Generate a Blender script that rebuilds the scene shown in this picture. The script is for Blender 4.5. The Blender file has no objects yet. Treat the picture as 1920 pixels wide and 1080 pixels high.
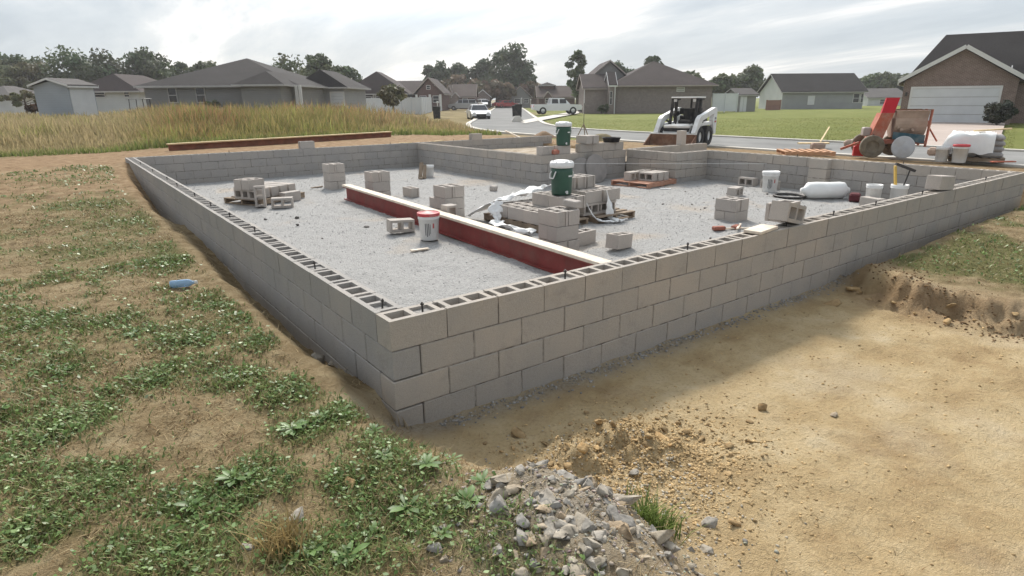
import bpy, math, random
import numpy as np
from mathutils import Matrix, Vector, Euler
R = math.radians
random.seed(7); rng = np.random.default_rng(11)
sc = bpy.context.scene
COL = sc.collection

# ------------------------------------------------------------------ camera
CX, CY, CZ = -1.4627, -3.2083, 1.2813          # metres; z = 0 is the top of the block wall
YAW, PIT, ROL, FPX = R(53.3257), R(17.2478), R(-0.4348), 1139.17
_d = np.array([math.cos(PIT)*math.cos(YAW), math.cos(PIT)*math.sin(YAW), -math.sin(PIT)])
_r0 = np.array([math.sin(YAW), -math.cos(YAW), 0.0]); _u0 = np.cross(_r0, _d)
_r = math.cos(ROL)*_r0 + math.sin(ROL)*_u0
_u = math.cos(ROL)*_u0 - math.sin(ROL)*_r0
CAMP = np.array([CX, CY, CZ])
cd = bpy.data.cameras.new('camera'); cam = bpy.data.objects.new('camera', cd); COL.objects.link(cam)
cd.sensor_width = 36; cd.lens = FPX/1920*36; cd.clip_start = .05; cd.clip_end = 3000
cam.matrix_world = Matrix(((_r[0], _u[0], -_d[0], CX), (_r[1], _u[1], -_d[1], CY), (_r[2], _u[2], -_d[2], CZ), (0, 0, 0, 1)))
sc.camera = cam

# ------------------------------------------------------------------ light
SUN_AZ, SUN_EL = R(60), R(41)
w = bpy.data.worlds.new('World'); sc.world = w; w.use_nodes = True
nt = w.node_tree; N = nt.nodes; Lk = nt.links
bg = N['Background']; bg.inputs['Strength'].default_value = 1.0
sky = N.new('ShaderNodeTexSky'); sky.sky_type = 'NISHITA'; sky.sun_disc = False
sky.sun_elevation = SUN_EL; sky.sun_rotation = R(90) - SUN_AZ; sky.air_density = 1.0; sky.dust_density = 2.0
tc = N.new('ShaderNodeTexCoord')
sep = N.new('ShaderNodeSeparateXYZ'); Lk.new(tc.outputs['Generated'], sep.inputs[0])
zz = N.new('ShaderNodeMath'); zz.operation = 'MAXIMUM'; zz.inputs[1].default_value = 0.0; Lk.new(sep.outputs['Z'], zz.inputs[0])
za = N.new('ShaderNodeMath'); za.operation = 'ADD'; za.inputs[1].default_value = .16; Lk.new(zz.outputs[0], za.inputs[0])
dx = N.new('ShaderNodeMath'); dx.operation = 'DIVIDE'; Lk.new(sep.outputs['X'], dx.inputs[0]); Lk.new(za.outputs[0], dx.inputs[1])
dy = N.new('ShaderNodeMath'); dy.operation = 'DIVIDE'; Lk.new(sep.outputs['Y'], dy.inputs[0]); Lk.new(za.outputs[0], dy.inputs[1])
cmb = N.new('ShaderNodeCombineXYZ'); Lk.new(dx.outputs[0], cmb.inputs[0]); Lk.new(dy.outputs[0], cmb.inputs[1])
mp = N.new('ShaderNodeMapping'); mp.inputs['Rotation'].default_value = (0, 0, R(37)); mp.inputs['Scale'].default_value = (1.0, .36, 1); mp.inputs['Location'].default_value = (3.1, 1.7, 0)
Lk.new(cmb.outputs[0], mp.inputs[0])
cn = N.new('ShaderNodeTexNoise'); cn.inputs['Scale'].default_value = 1.25; cn.inputs['Detail'].default_value = 8; cn.inputs['Roughness'].default_value = .60; cn.inputs['Distortion'].default_value = .35
Lk.new(mp.outputs[0], cn.inputs['Vector'])
cr = N.new('ShaderNodeValToRGB'); Lk.new(cn.outputs['Fac'], cr.inputs[0])
e = cr.color_ramp.elements
e[0].position = .34; e[0].color = (.33, .385, .44, 1)
e[1].position = .64; e[1].color = (.80, .79, .78, 1)
x = e.new(.45); x.color = (.42, .47, .515, 1)
x = e.new(.54); x.color = (.53, .56, .585, 1)
nb = N.new('ShaderNodeMixRGB'); nb.blend_type = 'MULTIPLY'; nb.inputs[0].default_value = 1; nb.inputs[2].default_value = (.10, .10, .10, 1)
Lk.new(sky.outputs[0], nb.inputs[1])
mx = N.new('ShaderNodeMixRGB'); mx.inputs[0].default_value = .88; Lk.new(nb.outputs[0], mx.inputs[1]); Lk.new(cr.outputs[0], mx.inputs[2])
# thin cloud scatters the sun: a wide even glow round its direction
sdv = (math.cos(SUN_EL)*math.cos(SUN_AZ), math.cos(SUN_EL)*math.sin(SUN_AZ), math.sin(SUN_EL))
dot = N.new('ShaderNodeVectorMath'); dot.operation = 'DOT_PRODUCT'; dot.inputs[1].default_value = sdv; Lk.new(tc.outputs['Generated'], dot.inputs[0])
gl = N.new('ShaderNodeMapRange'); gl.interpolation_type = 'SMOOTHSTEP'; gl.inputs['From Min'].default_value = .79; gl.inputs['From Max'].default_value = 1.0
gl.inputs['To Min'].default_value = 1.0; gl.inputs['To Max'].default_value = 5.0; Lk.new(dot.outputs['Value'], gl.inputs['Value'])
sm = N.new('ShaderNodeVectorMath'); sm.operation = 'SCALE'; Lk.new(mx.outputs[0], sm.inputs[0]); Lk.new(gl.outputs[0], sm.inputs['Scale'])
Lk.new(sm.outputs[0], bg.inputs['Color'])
sl = bpy.data.lights.new('sun', 'SUN'); sl.energy = 2.8; sl.angle = R(10); sl.color = (1, .93, .82)
so = bpy.data.objects.new('sun', sl); COL.objects.link(so)
so.rotation_euler = Vector(sdv).to_track_quat('Z', 'Y').to_euler()
so.location = (0, 0, 30)
sc.view_settings.view_transform = 'Standard'; sc.view_settings.look = 'None'
sc.view_settings.exposure = 0.50; sc.view_settings.gamma = 1.0; sc.view_settings.use_curve_mapping = False
sc.render.engine = 'CYCLES'; sc.cycles.max_bounces = 6; sc.cycles.diffuse_bounces = 3; sc.cycles.transparent_max_bounces = 6
sc.cycles.use_denoising = True

# ------------------------------------------------------------------ helpers
def at(px, py, z):                       # point of the place seen at that pixel, at height z
    v = _d + _r*(px-960)/FPX + _u*(540-py)/FPX
    t = (z-CZ)/v[2]; p = CAMP + t*v
    return Vector(p)
_fh = np.array([math.cos(YAW), math.sin(YAW), 0])
_rh = np.array([math.sin(YAW), -math.cos(YAW), 0])
def Q(px, py, D):                        # point at depth D (metres straight ahead)
    v = _d + _r*(px-960)/FPX + _u*(540-py)/FPX
    return Vector(CAMP + v*(D/(v@_fh)))
def sstep(a, b, x):
    t = np.clip((x-a)/(b-a), 0, 1); return t*t*(3-2*t)
def _hash(ix, iy, s):
    n = (ix.astype(np.int64)*374761393 + iy.astype(np.int64)*668265263 + s*1274126177) & 0xffffffff
    n = ((n ^ (n >> 13))*1274126177) & 0xffffffff
    return ((n ^ (n >> 16)) & 0xffff)/65535.0
def vnoise(x, y, s=0):
    ix = np.floor(x); iy = np.floor(y); fx = x-ix; fy = y-iy
    ux = fx*fx*(3-2*fx); uy = fy*fy*(3-2*fy)
    a = _hash(ix, iy, s); b = _hash(ix+1, iy, s); c = _hash(ix, iy+1, s); d = _hash(ix+1, iy+1, s)
    return a+(b-a)*ux+(c-a)*uy+(a-b-c+d)*ux*uy
def fbm(x, y, o=4, s=0):
    t = 0; a = .5; n = 0
    for i in range(o):
        t = t+a*vnoise(x*2**i+i*17.3, y*2**i-i*9.1, s+i); n += a; a *= .5
    return t/n

def tag(o, label=None, cat=None, group=None, kind=None):
    if label: o['label'] = label
    if cat: o['category'] = cat
    if group: o['group'] = group
    if kind: o['kind'] = kind
    return o
def empty(name, loc=(0, 0, 0), rz=0):
    o = bpy.data.objects.new(name, None); COL.objects.link(o); o.location = loc; o.rotation_euler = (0, 0, rz)
    o.empty_display_size = .1
    return o
def mobj(name, me, parent=None, loc=None, rot=None):
    o = bpy.data.objects.new(name, me); COL.objects.link(o)
    if parent is not None: o.parent = parent
    if loc is not None: o.location = loc
    if rot is not None: o.rotation_euler = rot
    return o
class MB:
    def __init__(s): s.v = []; s.f = []
    def quad(s, *p):
        n = len(s.v); s.v += [tuple(q) for q in p]; s.f.append(tuple(range(n, n+len(p)))); return s
    def hexa(s, p):                      # 8 points: bottom 4 ccw, top 4 ccw
        n = len(s.v); s.v += [tuple(q) for q in p]
        for f in ((3, 2, 1, 0), (4, 5, 6, 7), (0, 1, 5, 4), (1, 2, 6, 5), (2, 3, 7, 6), (3, 0, 4, 7)): s.f.append(tuple(n+i for i in f))
        return s
    def box(s, x0, x1, y0, y1, z0, z1):
        return s.hexa([(x0, y0, z0), (x1, y0, z0), (x1, y1, z0), (x0, y1, z0), (x0, y0, z1), (x1, y0, z1), (x1, y1, z1), (x0, y1, z1)])
    def cbox(s, x0, x1, y0, y1, z0, z1, c=.004):      # chamfered box
        n = len(s.v); X = (x0, x1); Y = (y0, y1); Z = (z0, z1); idx = {}
        for i in (0, 1):
            for j in (0, 1):
                for k in (0, 1):
                    sx, sy, sz = 1-2*i, 1-2*j, 1-2*k
                    for a in range(3):
                        p = [X[i]+sx*c, Y[j]+sy*c, Z[k]+sz*c]; p[a] = (X[i], Y[j], Z[k])[a]
                        idx[(i, j, k, a)] = len(s.v); s.v.append(tuple(p))
        def F(l, flip): s.f.append(tuple(l if not flip else l[::-1]))
        for i in (0, 1):
            F([idx[(i, 0, 0, 0)], idx[(i, 1, 0, 0)], idx[(i, 1, 1, 0)], idx[(i, 0, 1, 0)]], i == 0)
            F([idx[(0, i, 0, 1)], idx[(0, i, 1, 1)], idx[(1, i, 1, 1)], idx[(1, i, 0, 1)]], i == 0)
            F([idx[(0, 0, i, 2)], idx[(1, 0, i, 2)], idx[(1, 1, i, 2)], idx[(0, 1, i, 2)]], i == 0)
        for i in (0, 1):
            for j in (0, 1):
                F([idx[(i, j, 0, 0)], idx[(i, j, 0, 1)], idx[(i, j, 1, 1)], idx[(i, j, 1, 0)]], (i == j))
                F([idx[(i, 0, j, 0)], idx[(i, 1, j, 0)], idx[(i, 1, j, 2)], idx[(i, 0, j, 2)]], (i == j))
                F([idx[(0, i, j, 1)], idx[(1, i, j, 1)], idx[(1, i, j, 2)], idx[(0, i, j, 2)]], (i != j))
        for i in (0, 1):
            for j in (0, 1):
                for k in (0, 1):
                    F([idx[(i, j, k, 0)], idx[(i, j, k, 1)], idx[(i, j, k, 2)]], (i+j+k) % 2 == 0)
        return s
    def tube(s, p, q, r1, r2=None, n=10, cap=True):
        r2 = r1 if r2 is None else r2
        p = Vector(p); q = Vector(q); a = (q-p).normalized()
        t = Vector((0, 0, 1)) if abs(a.z) < .9 else Vector((1, 0, 0))
        b = a.cross(t).normalized(); c = a.cross(b); m = len(s.v)
        for k in range(n):
            w = 2*math.pi*k/n; o = b*math.cos(w)+c*math.sin(w); s.v.append(tuple(p+o*r1))
        for k in range(n):
            w = 2*math.pi*k/n; o = b*math.cos(w)+c*math.sin(w); s.v.append(tuple(q+o*r2))
        for k in range(n): s.f.append((m+k, m+n+k, m+n+(k+1) % n, m+(k+1) % n))
        if cap: s.f.append(tuple(m+k for k in range(n))); s.f.append(tuple(m+n+k for k in reversed(range(n))))
        return s
    def path(s, pts, r, n=8):
        for a, b in zip(pts[:-1], pts[1:]): s.tube(a, b, r, n=n)
        return s
    def bar(s, p, q, w, h, up=(0, 0, 1)):
        p = Vector(p); q = Vector(q); a = (q-p).normalized(); u = Vector(up)
        b = a.cross(u).normalized()*(w/2); c = b.cross(a).normalized()*(h/2)
        return s.hexa([p-b-c, p+b-c, q+b-c, q-b-c, p-b+c, p+b+c, q+b+c, q-b+c])
    def lathe(s, prof, n=20, c=(0, 0, 0)):
        m = len(s.v)
        for r, z in prof:
            for k in range(n):
                w = 2*math.pi*k/n; s.v.append((c[0]+r*math.cos(w), c[1]+r*math.sin(w), c[2]+z))
        for i in range(len(prof)-1):
            for k in range(n):
                a = m+i*n+k; b = m+i*n+(k+1) % n; s.f.append((a, b, b+n, a+n))
        return s
    def prism(s, poly, y0, y1):          # polygon in xz, extruded along y
        m = len(s.v); k = len(poly)
        for y in (y0, y1): s.v += [(p[0], y, p[1]) for p in poly]
        s.f.append(tuple(range(m, m+k))); s.f.append(tuple(reversed(range(m+k, m+2*k))))
        for i in range(k): j = (i+1) % k; s.f.append((m+j, m+i, m+k+i, m+k+j))
        return s
    def me(s, name, mat=None, smooth=False):
        d = bpy.data.meshes.new(name); d.from_pydata(s.v, [], s.f); d.validate()
        if mat: d.materials.append(mat)
        if smooth: d.polygons.foreach_set('use_smooth', [True]*len(d.polygons))
        d.update(); return d
    def build(s, name, mat, parent=None, smooth=False, loc=None, rot=None):
        return mobj(name, s.me(name, mat, smooth), parent, loc, rot)
def bigmesh(name, V, F, mat, cols=None, smooth=False):
    """V (n,3), F (m,k) with equal k; cols: (n,4) point colours named 'tint'"""
    d = bpy.data.meshes.new(name); n = len(V); m, k = F.shape
    d.vertices.add(n); d.vertices.foreach_set('co', np.ascontiguousarray(V, dtype=np.float32).ravel())
    d.loops.add(m*k); d.loops.foreach_set('vertex_index', np.ascontiguousarray(F, dtype=np.int32).ravel())
    d.polygons.add(m); d.polygons.foreach_set('loop_start', np.arange(0, m*k, k, dtype=np.int32)); d.polygons.foreach_set('loop_total', np.full(m, k, dtype=np.int32))
    if smooth: d.polygons.foreach_set('use_smooth', np.ones(m, dtype=bool))
    d.update(calc_edges=True)
    if cols is not None:
        for nm, c in cols.items():
            a = d.color_attributes.new(nm, 'FLOAT_COLOR', 'POINT'); a.data.foreach_set('color', np.ascontiguousarray(c, dtype=np.float32).ravel())
    if mat: d.materials.append(mat)
    return d

# ------------------------------------------------------------------ materials
class NB:
    def __init__(s, name, rough=.8, spec=.3):
        s.m = bpy.data.materials.new(name); s.m.use_nodes = True; s.t = s.m.node_tree; s.n = s.t.nodes; s.l = s.t.links
        s.b = s.n['Principled BSDF']; s.b.inputs['Roughness'].default_value = rough
        s.b.inputs['Specular IOR Level'].default_value = spec
        s.pos = s.n.new('ShaderNodeNewGeometry').outputs['Position']
    def obj(s): return s.n.new('ShaderNodeTexCoord').outputs['Object']
    def noise(s, scale, detail=4, rough=.55, vec=None, out='Fac', dist=0):
        k = s.n.new('ShaderNodeTexNoise'); k.inputs['Scale'].default_value = scale; k.inputs['Detail'].default_value = detail; k.inputs['Roughness'].default_value = rough
        k.inputs['Distortion'].default_value = dist
        s.l.new(vec if vec is not None else s.pos, k.inputs['Vector']); return k.outputs[out]
    def ramp(s, fac, stops):
        k = s.n.new('ShaderNodeValToRGB'); s.l.new(fac, k.inputs[0]); e = k.color_ramp.elements
        e[0].position, e[0].color = stops[0][0], (*stops[0][1], 1); e[1].position, e[1].color = stops[-1][0], (*stops[-1][1], 1)
        for p, c in stops[1:-1]: q = e.new(p); q.color = (*c, 1)
        return k.outputs[0]
    def mr(s, v, a, b, c=0, d=1):
        k = s.n.new('ShaderNodeMapRange'); s.l.new(v, k.inputs[0])
        for i, q in enumerate((a, b, c, d)): k.inputs[i+1].default_value = q
        return k.outputs[0]
    def mix(s, fac, a, b, mode='MIX'):
        k = s.n.new('ShaderNodeMixRGB'); k.blend_type = mode
        for i, q in enumerate((fac, a, b)):
            if isinstance(q, (int, float)): k.inputs[i].default_value = q
            elif isinstance(q, tuple): k.inputs[i].default_value = (*q, 1)
            else: s.l.new(q, k.inputs[i])
        return k.outputs[0]
    def math(s, op, a, b):
        k = s.n.new('ShaderNodeMath'); k.operation = op
        for i, q in enumerate((a, b)):
            if isinstance(q, (int, float)): k.inputs[i].default_value = q
            else: s.l.new(q, k.inputs[i])
        return k.outputs[0]
    def rand(s): return s.n.new('ShaderNodeObjectInfo').outputs['Random']
    def attr(s, nm):
        k = s.n.new('ShaderNodeAttribute'); k.attribute_name = nm; return k.outputs['Color']
    def sep(s, c):
        k = s.n.new('ShaderNodeSeparateColor'); s.l.new(c, k.inputs[0]); return k.outputs
    def col(s, c):
        if isinstance(c, tuple): s.b.inputs['Base Color'].default_value = (*c, 1)
        else: s.l.new(c, s.b.inputs['Base Color'])
        return s
    def bump(s, h, strength=.4, dist=.01):
        k = s.n.new('ShaderNodeBump'); k.inputs['Strength'].default_value = strength; k.inputs['Distance'].default_value = dist
        s.l.new(h, k.inputs['Height']); s.l.new(k.outputs[0], s.b.inputs['Normal']); return s
def simple(name, c, rough=.6, var=.12, scale=6, bump=0, bscale=40, spec=.3, metal=0, dirt=None, dirtamt=.5):
    """base colour with soft mottling, optional dirt blotches"""
    b = NB(name, rough, spec); n = b.noise(scale, 5)
    lo = tuple(max(0, q*(1-var)) for q in c); hi = tuple(min(1, q*(1+var)) for q in c)
    k = b.ramp(n, [(.3, lo), (.7, hi)])
    if dirt: k = b.mix(b.mr(b.noise(scale*.6, 6, .65), .48, .68, 0, dirtamt), k, dirt)
    b.col(k); b.b.inputs['Metallic'].default_value = metal
    if bump: b.bump(b.noise(bscale, 4), bump, .01)
    return b.m
M = {}
def cmu(name, base, warm, cool, dark=.75):
    b = NB(name, .95, .15)
    k = b.ramp(b.noise(2.2, 4), [(.3, cool), (.52, base), (.72, warm)])
    rr = b.rand(); k = b.mix(1.0, k, b.ramp(rr, [(0, (.945, .95, .955)), (.4, (.99, .988, .985)), (1, (1.035, 1.025, 1.015))]), 'MULTIPLY')
    k = b.mix(b.mr(b.noise(130, 3), .35, .65, 0, .32), k, tuple(q*.62 for q in base))           # aggregate speckle
    k = b.mix(b.mr(b.noise(4, 7, .72), .55, .72, 0, .45), k, tuple(q*dark*.8 for q in cool))       # damp stains
    k = b.mix(b.mr(b.noise(9, 5, .7), .66, .78, 0, .35), k, (.56, .53, .49))                  # lime smears
    k = b.mix(b.mr(b.noise(260, 2, .5), .60, .72, 0, .55), k, tuple(q*.45 for q in base))
    b.col(k); b.bump(b.math('ADD', b.noise(160, 3), b.noise(34, 4)), .7, .008); return b.m
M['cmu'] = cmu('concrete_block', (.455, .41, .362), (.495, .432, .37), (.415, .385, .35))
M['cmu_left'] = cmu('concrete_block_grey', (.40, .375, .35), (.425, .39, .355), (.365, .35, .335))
M['cmu_low'] = cmu('concrete_block_damp', (.41, .375, .34), (.445, .40, .355), (.37, .35, .328))
M['cmu_loose'] = cmu('concrete_block_fresh', (.49, .445, .405), (.53, .475, .425), (.46, .425, .39))
b = NB('mortar', .95, .1); b.col(b.ramp(b.noise(14, 5), [(.32, (.10, .088, .076)), (.45, (.22, .20, .18)), (.66, (.40, .365, .33))])); b.bump(b.noise(120, 3), .5, .006); M['mortar'] = b.m
b = NB('grout', .95, .1); b.col(b.ramp(b.noise(30, 5), [(.3, (.25, .24, .225)), (.7, (.42, .40, .38))])); b.bump(b.noise(70, 4), .9, .02); M['grout'] = b.m

# ground: zones come with the mesh (pit clay, weeds, lawn, rubble, field, roadside dirt)
b = NB('soil_and_turf', .97, .12)
z1 = b.sep(b.attr('zone')); z2 = b.sep(b.attr('zone2'))
nbig = b.noise(.9, 5); nmid = b.noise(5, 6, .62); nfin = b.noise(38, 5, .65); nvf = b.noise(170, 3, .6)
soil = b.ramp(nmid, [(.28, (.15, .098, .052)), (.45, (.28, .20, .11)), (.60, (.40, .305, .18)), (.78, (.52, .425, .275))])
soil = b.mix(b.mr(nfin, .35, .7, 0, .55), soil, b.ramp(nfin, [(.35, (.10, .068, .036)), (.7, (.40, .31, .19))]))
green = b.ramp(nfin, [(.3, (.07, .078, .025)), (.55, (.135, .14, .05)), (.75, (.24, .215, .095))])
k = b.mix(b.mr(z1[1], .04, .55, .10, .85), soil, green)
clay = b.ramp(b.noise(2.2, 6, .62), [(.25, (.34, .228, .115)), (.45, (.49, .36, .195)), (.60, (.575, .445, .262)), (.75, (.64, .535, .365))])
clay = b.mix(b.mr(b.noise(.75, 4, .6), .52, .70, 0, .5), clay, (.58, .50, .375))
clay = b.mix(b.mr(nfin, .50, .72, 0, .5), clay, (.25, .175, .095))
clay = b.mix(b.mr(nvf, .55, .75, 0, .45), clay, (.60, .52, .38))
k = b.mix(z1[0], k, clay)
grav = b.ramp(nfin, [(.3, (.20, .165, .12)), (.5, (.33, .285, .225)), (.75, (.47, .42, .35))])
k = b.mix(z2[0], k, grav)
lawn = b.ramp(b.noise(.35, 6, .6), [(.3, (.14, .16, .038)), (.55, (.19, .205, .055)), (.75, (.25, .235, .085))])
lawn = b.mix(b.mr(b.noise(6, 5, .7), .35, .7, 0, .5), lawn, (.12, .14, .036))
k = b.mix(z1[2], k, lawn)
fld = b.ramp(b.noise(.5, 6), [(.3, (.13, .10, .045)), (.6, (.24, .19, .09)), (.8, (.30, .25, .14))])
k = b.mix(z2[1], k, fld)
red = b.ramp(nmid, [(.3, (.20, .125, .068)), (.55, (.33, .22, .125)), (.75, (.45, .335, .21))])
k = b.mix(z2[2], k, red)
b.col(k); b.bump(b.math('ADD', b.math('MULTIPLY', nfin, 1.6), nvf), .8, .025); M['ground'] = b.m

b = NB('crushed_stone', .97, .12)
k = b.ramp(b.noise(22, 6, .68), [(.28, (.28, .274, .265)), (.46, (.355, .348, .338)), (.60, (.415, .405, .395)), (.75, (.48, .47, .458))])
k = b.mix(b.mr(b.noise(1.1, 6, .6), .42, .70, 0, .35), k, (.37, .362, .35))
k = b.mix(b.mr(b.noise(.45, 5, .6, dist=.6), .57, .68, 0, .55), k, (.46, .375, .29))
vor = b.n.new('ShaderNodeTexVoronoi'); vor.inputs['Scale'].default_value = 45; b.l.new(b.pos, vor.inputs['Vector'])
k = b.mix(b.mr(b.sep(vor.outputs['Color'])[0], 0, 1, 0, .20), k, (.36, .355, .345), 'MIX')
b.col(k); b.bump(b.math('ADD', vor.outputs['Distance'], b.noise(60, 5, .7)), .75, .025); M['gravel'] = b.m
b = NB('garage_dirt', .97, .1); k = b.ramp(b.noise(3, 6, .65), [(.3, (.26, .20, .14)), (.5, (.40, .33, .25)), (.7, (.50, .44, .37))]); b.col(k); b.bump(b.noise(25, 5, .7), .8, .03); M['fill'] = b.m
b = NB('asphalt', 1.0, .05); k = b.ramp(b.noise(.6, 6), [(.3, (.20, .198, .192)), (.7, (.29, .285, .275))]); k = b.mix(b.mr(b.noise(40, 4), .4, .7, 0, .4), k, (.19, .19, .19)); b.col(k); b.bump(b.noise(90, 3), .3, .01); M['asphalt'] = b.m
M['concrete'] = simple('pale_concrete', (.55, .52, .47), .9, .1, 1.2, .2, 40, dirt=(.40, .36, .30), dirtamt=.5)
M['red_steel'] = simple('red_primed_steel', (.235, .048, .042), .62, .18, 5, dirt=(.19, .10, .08), dirtamt=.5)
M['rusty_steel'] = simple('rusty_brown_steel', (.22, .085, .05), .75, .25, 5, dirt=(.16, .08, .055), dirtamt=.6)
b = NB('pale_wood', .8, .2); k = b.ramp(b.noise(7, 6, .6), [(.3, (.60, .50, .40)), (.7, (.75, .67, .56))]); b.col(k); M['wood_white'] = b.m
M['wood_yellow'] = simple('yellow_pine', (.62, .47, .27), .8, .15, 4)
M['wood_old'] = simple('weathered_wood', (.26, .20, .145), .9, .25, 6, .3, 40)
M['wood_red'] = simple('red_stained_wood', (.42, .22, .15), .9, .2, 6, dirt=(.45, .31, .24), dirtamt=.5)
M['white_plastic'] = simple('white_plastic', (.74, .74, .73), .42, .05, 4, spec=.4, dirt=(.50, .48, .45), dirtamt=.55)
M['lid_red'] = simple('red_plastic_lid', (.48, .05, .06), .45, .12, 6, dirt=(.50, .40, .36), dirtamt=.4)
M['film'] = simple('white_film', (.78, .78, .77), .65, .05, 5, spec=.25)
M['green_plastic'] = simple('dark_green_plastic', (.020, .075, .048), .4, .15, 4, spec=.45, dirt=(.07, .11, .09), dirtamt=.4)
M['black'] = simple('black_rubber', (.025, .025, .027), .75, .2, 8, dirt=(.12, .105, .085), dirtamt=.5)
M['dark_metal'] = simple('dark_metal', (.055, .05, .048), .55, .25, 10, metal=.3)
M['grey_disc'] = simple('grey_mortar_skin', (.28, .26, .245), .9, .14, 4, .3, 40)
M['loader_white'] = simple('loader_white_paint', (.70, .70, .69), .42, .06, 3, spec=.45, dirt=(.50, .45, .39), dirtamt=.6)
M['rust'] = simple('rust_brown', (.18, .095, .06), .85, .3, 6, .3, 30, dirt=(.30, .20, .14), dirtamt=.7)
M['mix_red'] = simple('mixer_red_paint', (.44, .125, .075), .75, .2, 4, dirt=(.40, .26, .20), dirtamt=.9)
M['mix_bright'] = simple('bright_red_paint', (.52, .02, .035), .5, .1, 4)
M['mix_drum'] = simple('mortar_caked_steel', (.38, .285, .225), .95, .2, 3, .5, 30, dirt=(.28, .13, .10), dirtamt=.4)
M['mix_blue'] = simple('teal_paint', (.035, .095, .125), .6, .2, 6, dirt=(.22, .22, .21), dirtamt=.5)
M['can_red'] = simple('red_jerrycan', (.50, .03, .03), .4, .1, 6)
M['tan_tyre'] = simple('muddy_tyre', (.17, .145, .11), .95, .3, 8, .4, 40)
M['disc_pale'] = simple('pale_wheel_cover', (.46, .47, .49), .6, .08, 5, dirt=(.38, .35, .31), dirtamt=.5)
M['paper'] = simple('grey_paper_bag', (.36, .35, .35), .85, .1, 5)
M['clay_brick'] = simple('red_clay_brick', (.30, .115, .08), .9, .2, 12, .3, 60)
M['bottle'] = None
b = NB('blue_plastic', .15, .5); b.col((.42, .60, .80)); b.b.inputs['Transmission Weight'].default_value = .35; b.b.inputs['IOR'].default_value = 1.2; M['bottle'] = b.m
M['yellow'] = simple('yellow_handle', (.58, .38, .09), .6, .15, 10)
M['print'] = simple('printed_black', (.06, .06, .07), .6, .1, 10)
M['print_white'] = simple('printed_white', (.75, .76, .74), .6, .05, 10)
M['print_red'] = simple('printed_red', (.35, .06, .05), .6, .1, 10)
def siding(name, c, pitch=.16):
    b = NB(name, .75, .25); k = b.ramp(b.noise(.7, 5), [(.3, tuple(q*.92 for q in c)), (.7, tuple(min(1, q*1.06) for q in c))])
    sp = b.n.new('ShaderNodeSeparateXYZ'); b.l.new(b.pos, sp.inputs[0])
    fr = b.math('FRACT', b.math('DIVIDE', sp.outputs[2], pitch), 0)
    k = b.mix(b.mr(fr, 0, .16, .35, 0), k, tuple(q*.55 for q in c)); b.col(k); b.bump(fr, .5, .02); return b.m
def brick(name, c1, c2, mortar):
    b = NB(name, .9, .15); k = b.n.new('ShaderNodeTexBrick'); k.inputs['Scale'].default_value = 1
    k.inputs['Brick Width'].default_value = .21; k.inputs['Row Height'].default_value = .075; k.inputs['Mortar Size'].default_value = .009
    for i, q in (('Color1', c1), ('Color2', c2), ('Mortar', mortar)): k.inputs[i].default_value = (*q, 1)
    o = b.obj(); sp = b.n.new('ShaderNodeSeparateXYZ'); b.l.new(o, sp.inputs[0]); cb = b.n.new('ShaderNodeCombineXYZ')
    b.l.new(b.math('ADD', sp.outputs[0], sp.outputs[1]), cb.inputs[0]); b.l.new(sp.outputs[2], cb.inputs[1]); b.l.new(cb.outputs[0], k.inputs['Vector'])
    c = b.mix(b.mr(b.noise(2.5, 6, .65), .35, .7, 0, .45), k.outputs['Color'], tuple(q*.62 for q in c1)); b.col(c); return b.m
def shingle(name, c):
    b = NB(name, .95, .15); k = b.ramp(b.noise(.5, 6), [(.3, tuple(q*.85 for q in c)), (.7, tuple(q*1.15 for q in c))])
    k = b.mix(b.mr(b.noise(9, 4, .7), .4, .65, 0, .5), k, tuple(q*.6 for q in c))
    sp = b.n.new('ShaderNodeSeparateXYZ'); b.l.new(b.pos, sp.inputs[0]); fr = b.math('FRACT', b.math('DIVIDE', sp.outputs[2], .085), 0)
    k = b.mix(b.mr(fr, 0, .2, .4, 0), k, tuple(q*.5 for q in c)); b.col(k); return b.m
M['sid_grey'] = siding('grey_siding', (.30, .305, .31)); M['sid_dark'] = siding('slate_siding', (.24, .235, .23)); M['sid_white'] = siding('white_siding', (.56, .57, .57)); M['sid_blue'] = siding('pale_blue_siding', (.34, .37, .41))
M['brick_tan'] = brick('tan_brick', (.25, .20, .185), (.20, .165, .155), (.30, .275, .26))
M['brick_red'] = brick('red_brown_brick', (.225, .155, .13), (.18, .12, .10), (.34, .30, .275))
M['brick_dark'] = brick('dark_red_brick', (.17, .10, .09), (.13, .075, .07), (.24, .20, .19))
M['roof_dark'] = shingle('charcoal_shingle', (.042, .038, .038)); M['roof_brown'] = shingle('brown_shingle', (.072, .058, .056)); M['roof_grey'] = shingle('grey_shingle', (.13, .12, .115)); M['roof_tan'] = shingle('tan_shingle', (.095, .075, .068))
M['trim'] = simple('white_trim', (.64, .63, .62), .6, .05, 2); M['trim_grey'] = simple('grey_trim', (.40, .385, .375), .6, .08, 2); M['trim_tan'] = simple('tan_trim', (.36, .31, .285), .7, .08, 2)
M['fence_white'] = simple('white_vinyl', (.62, .64, .66), .5, .05, 1)
M['door_white'] = simple('white_door_paint', (.60, .61, .62), .5, .05, 1.5)
b = NB('window_glass', .12, .5); b.col(b.ramp(b.noise(.8, 3), [(.3, (.02, .02, .022)), (.7, (.055, .055, .06))])); M['glass'] = b.m
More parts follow.
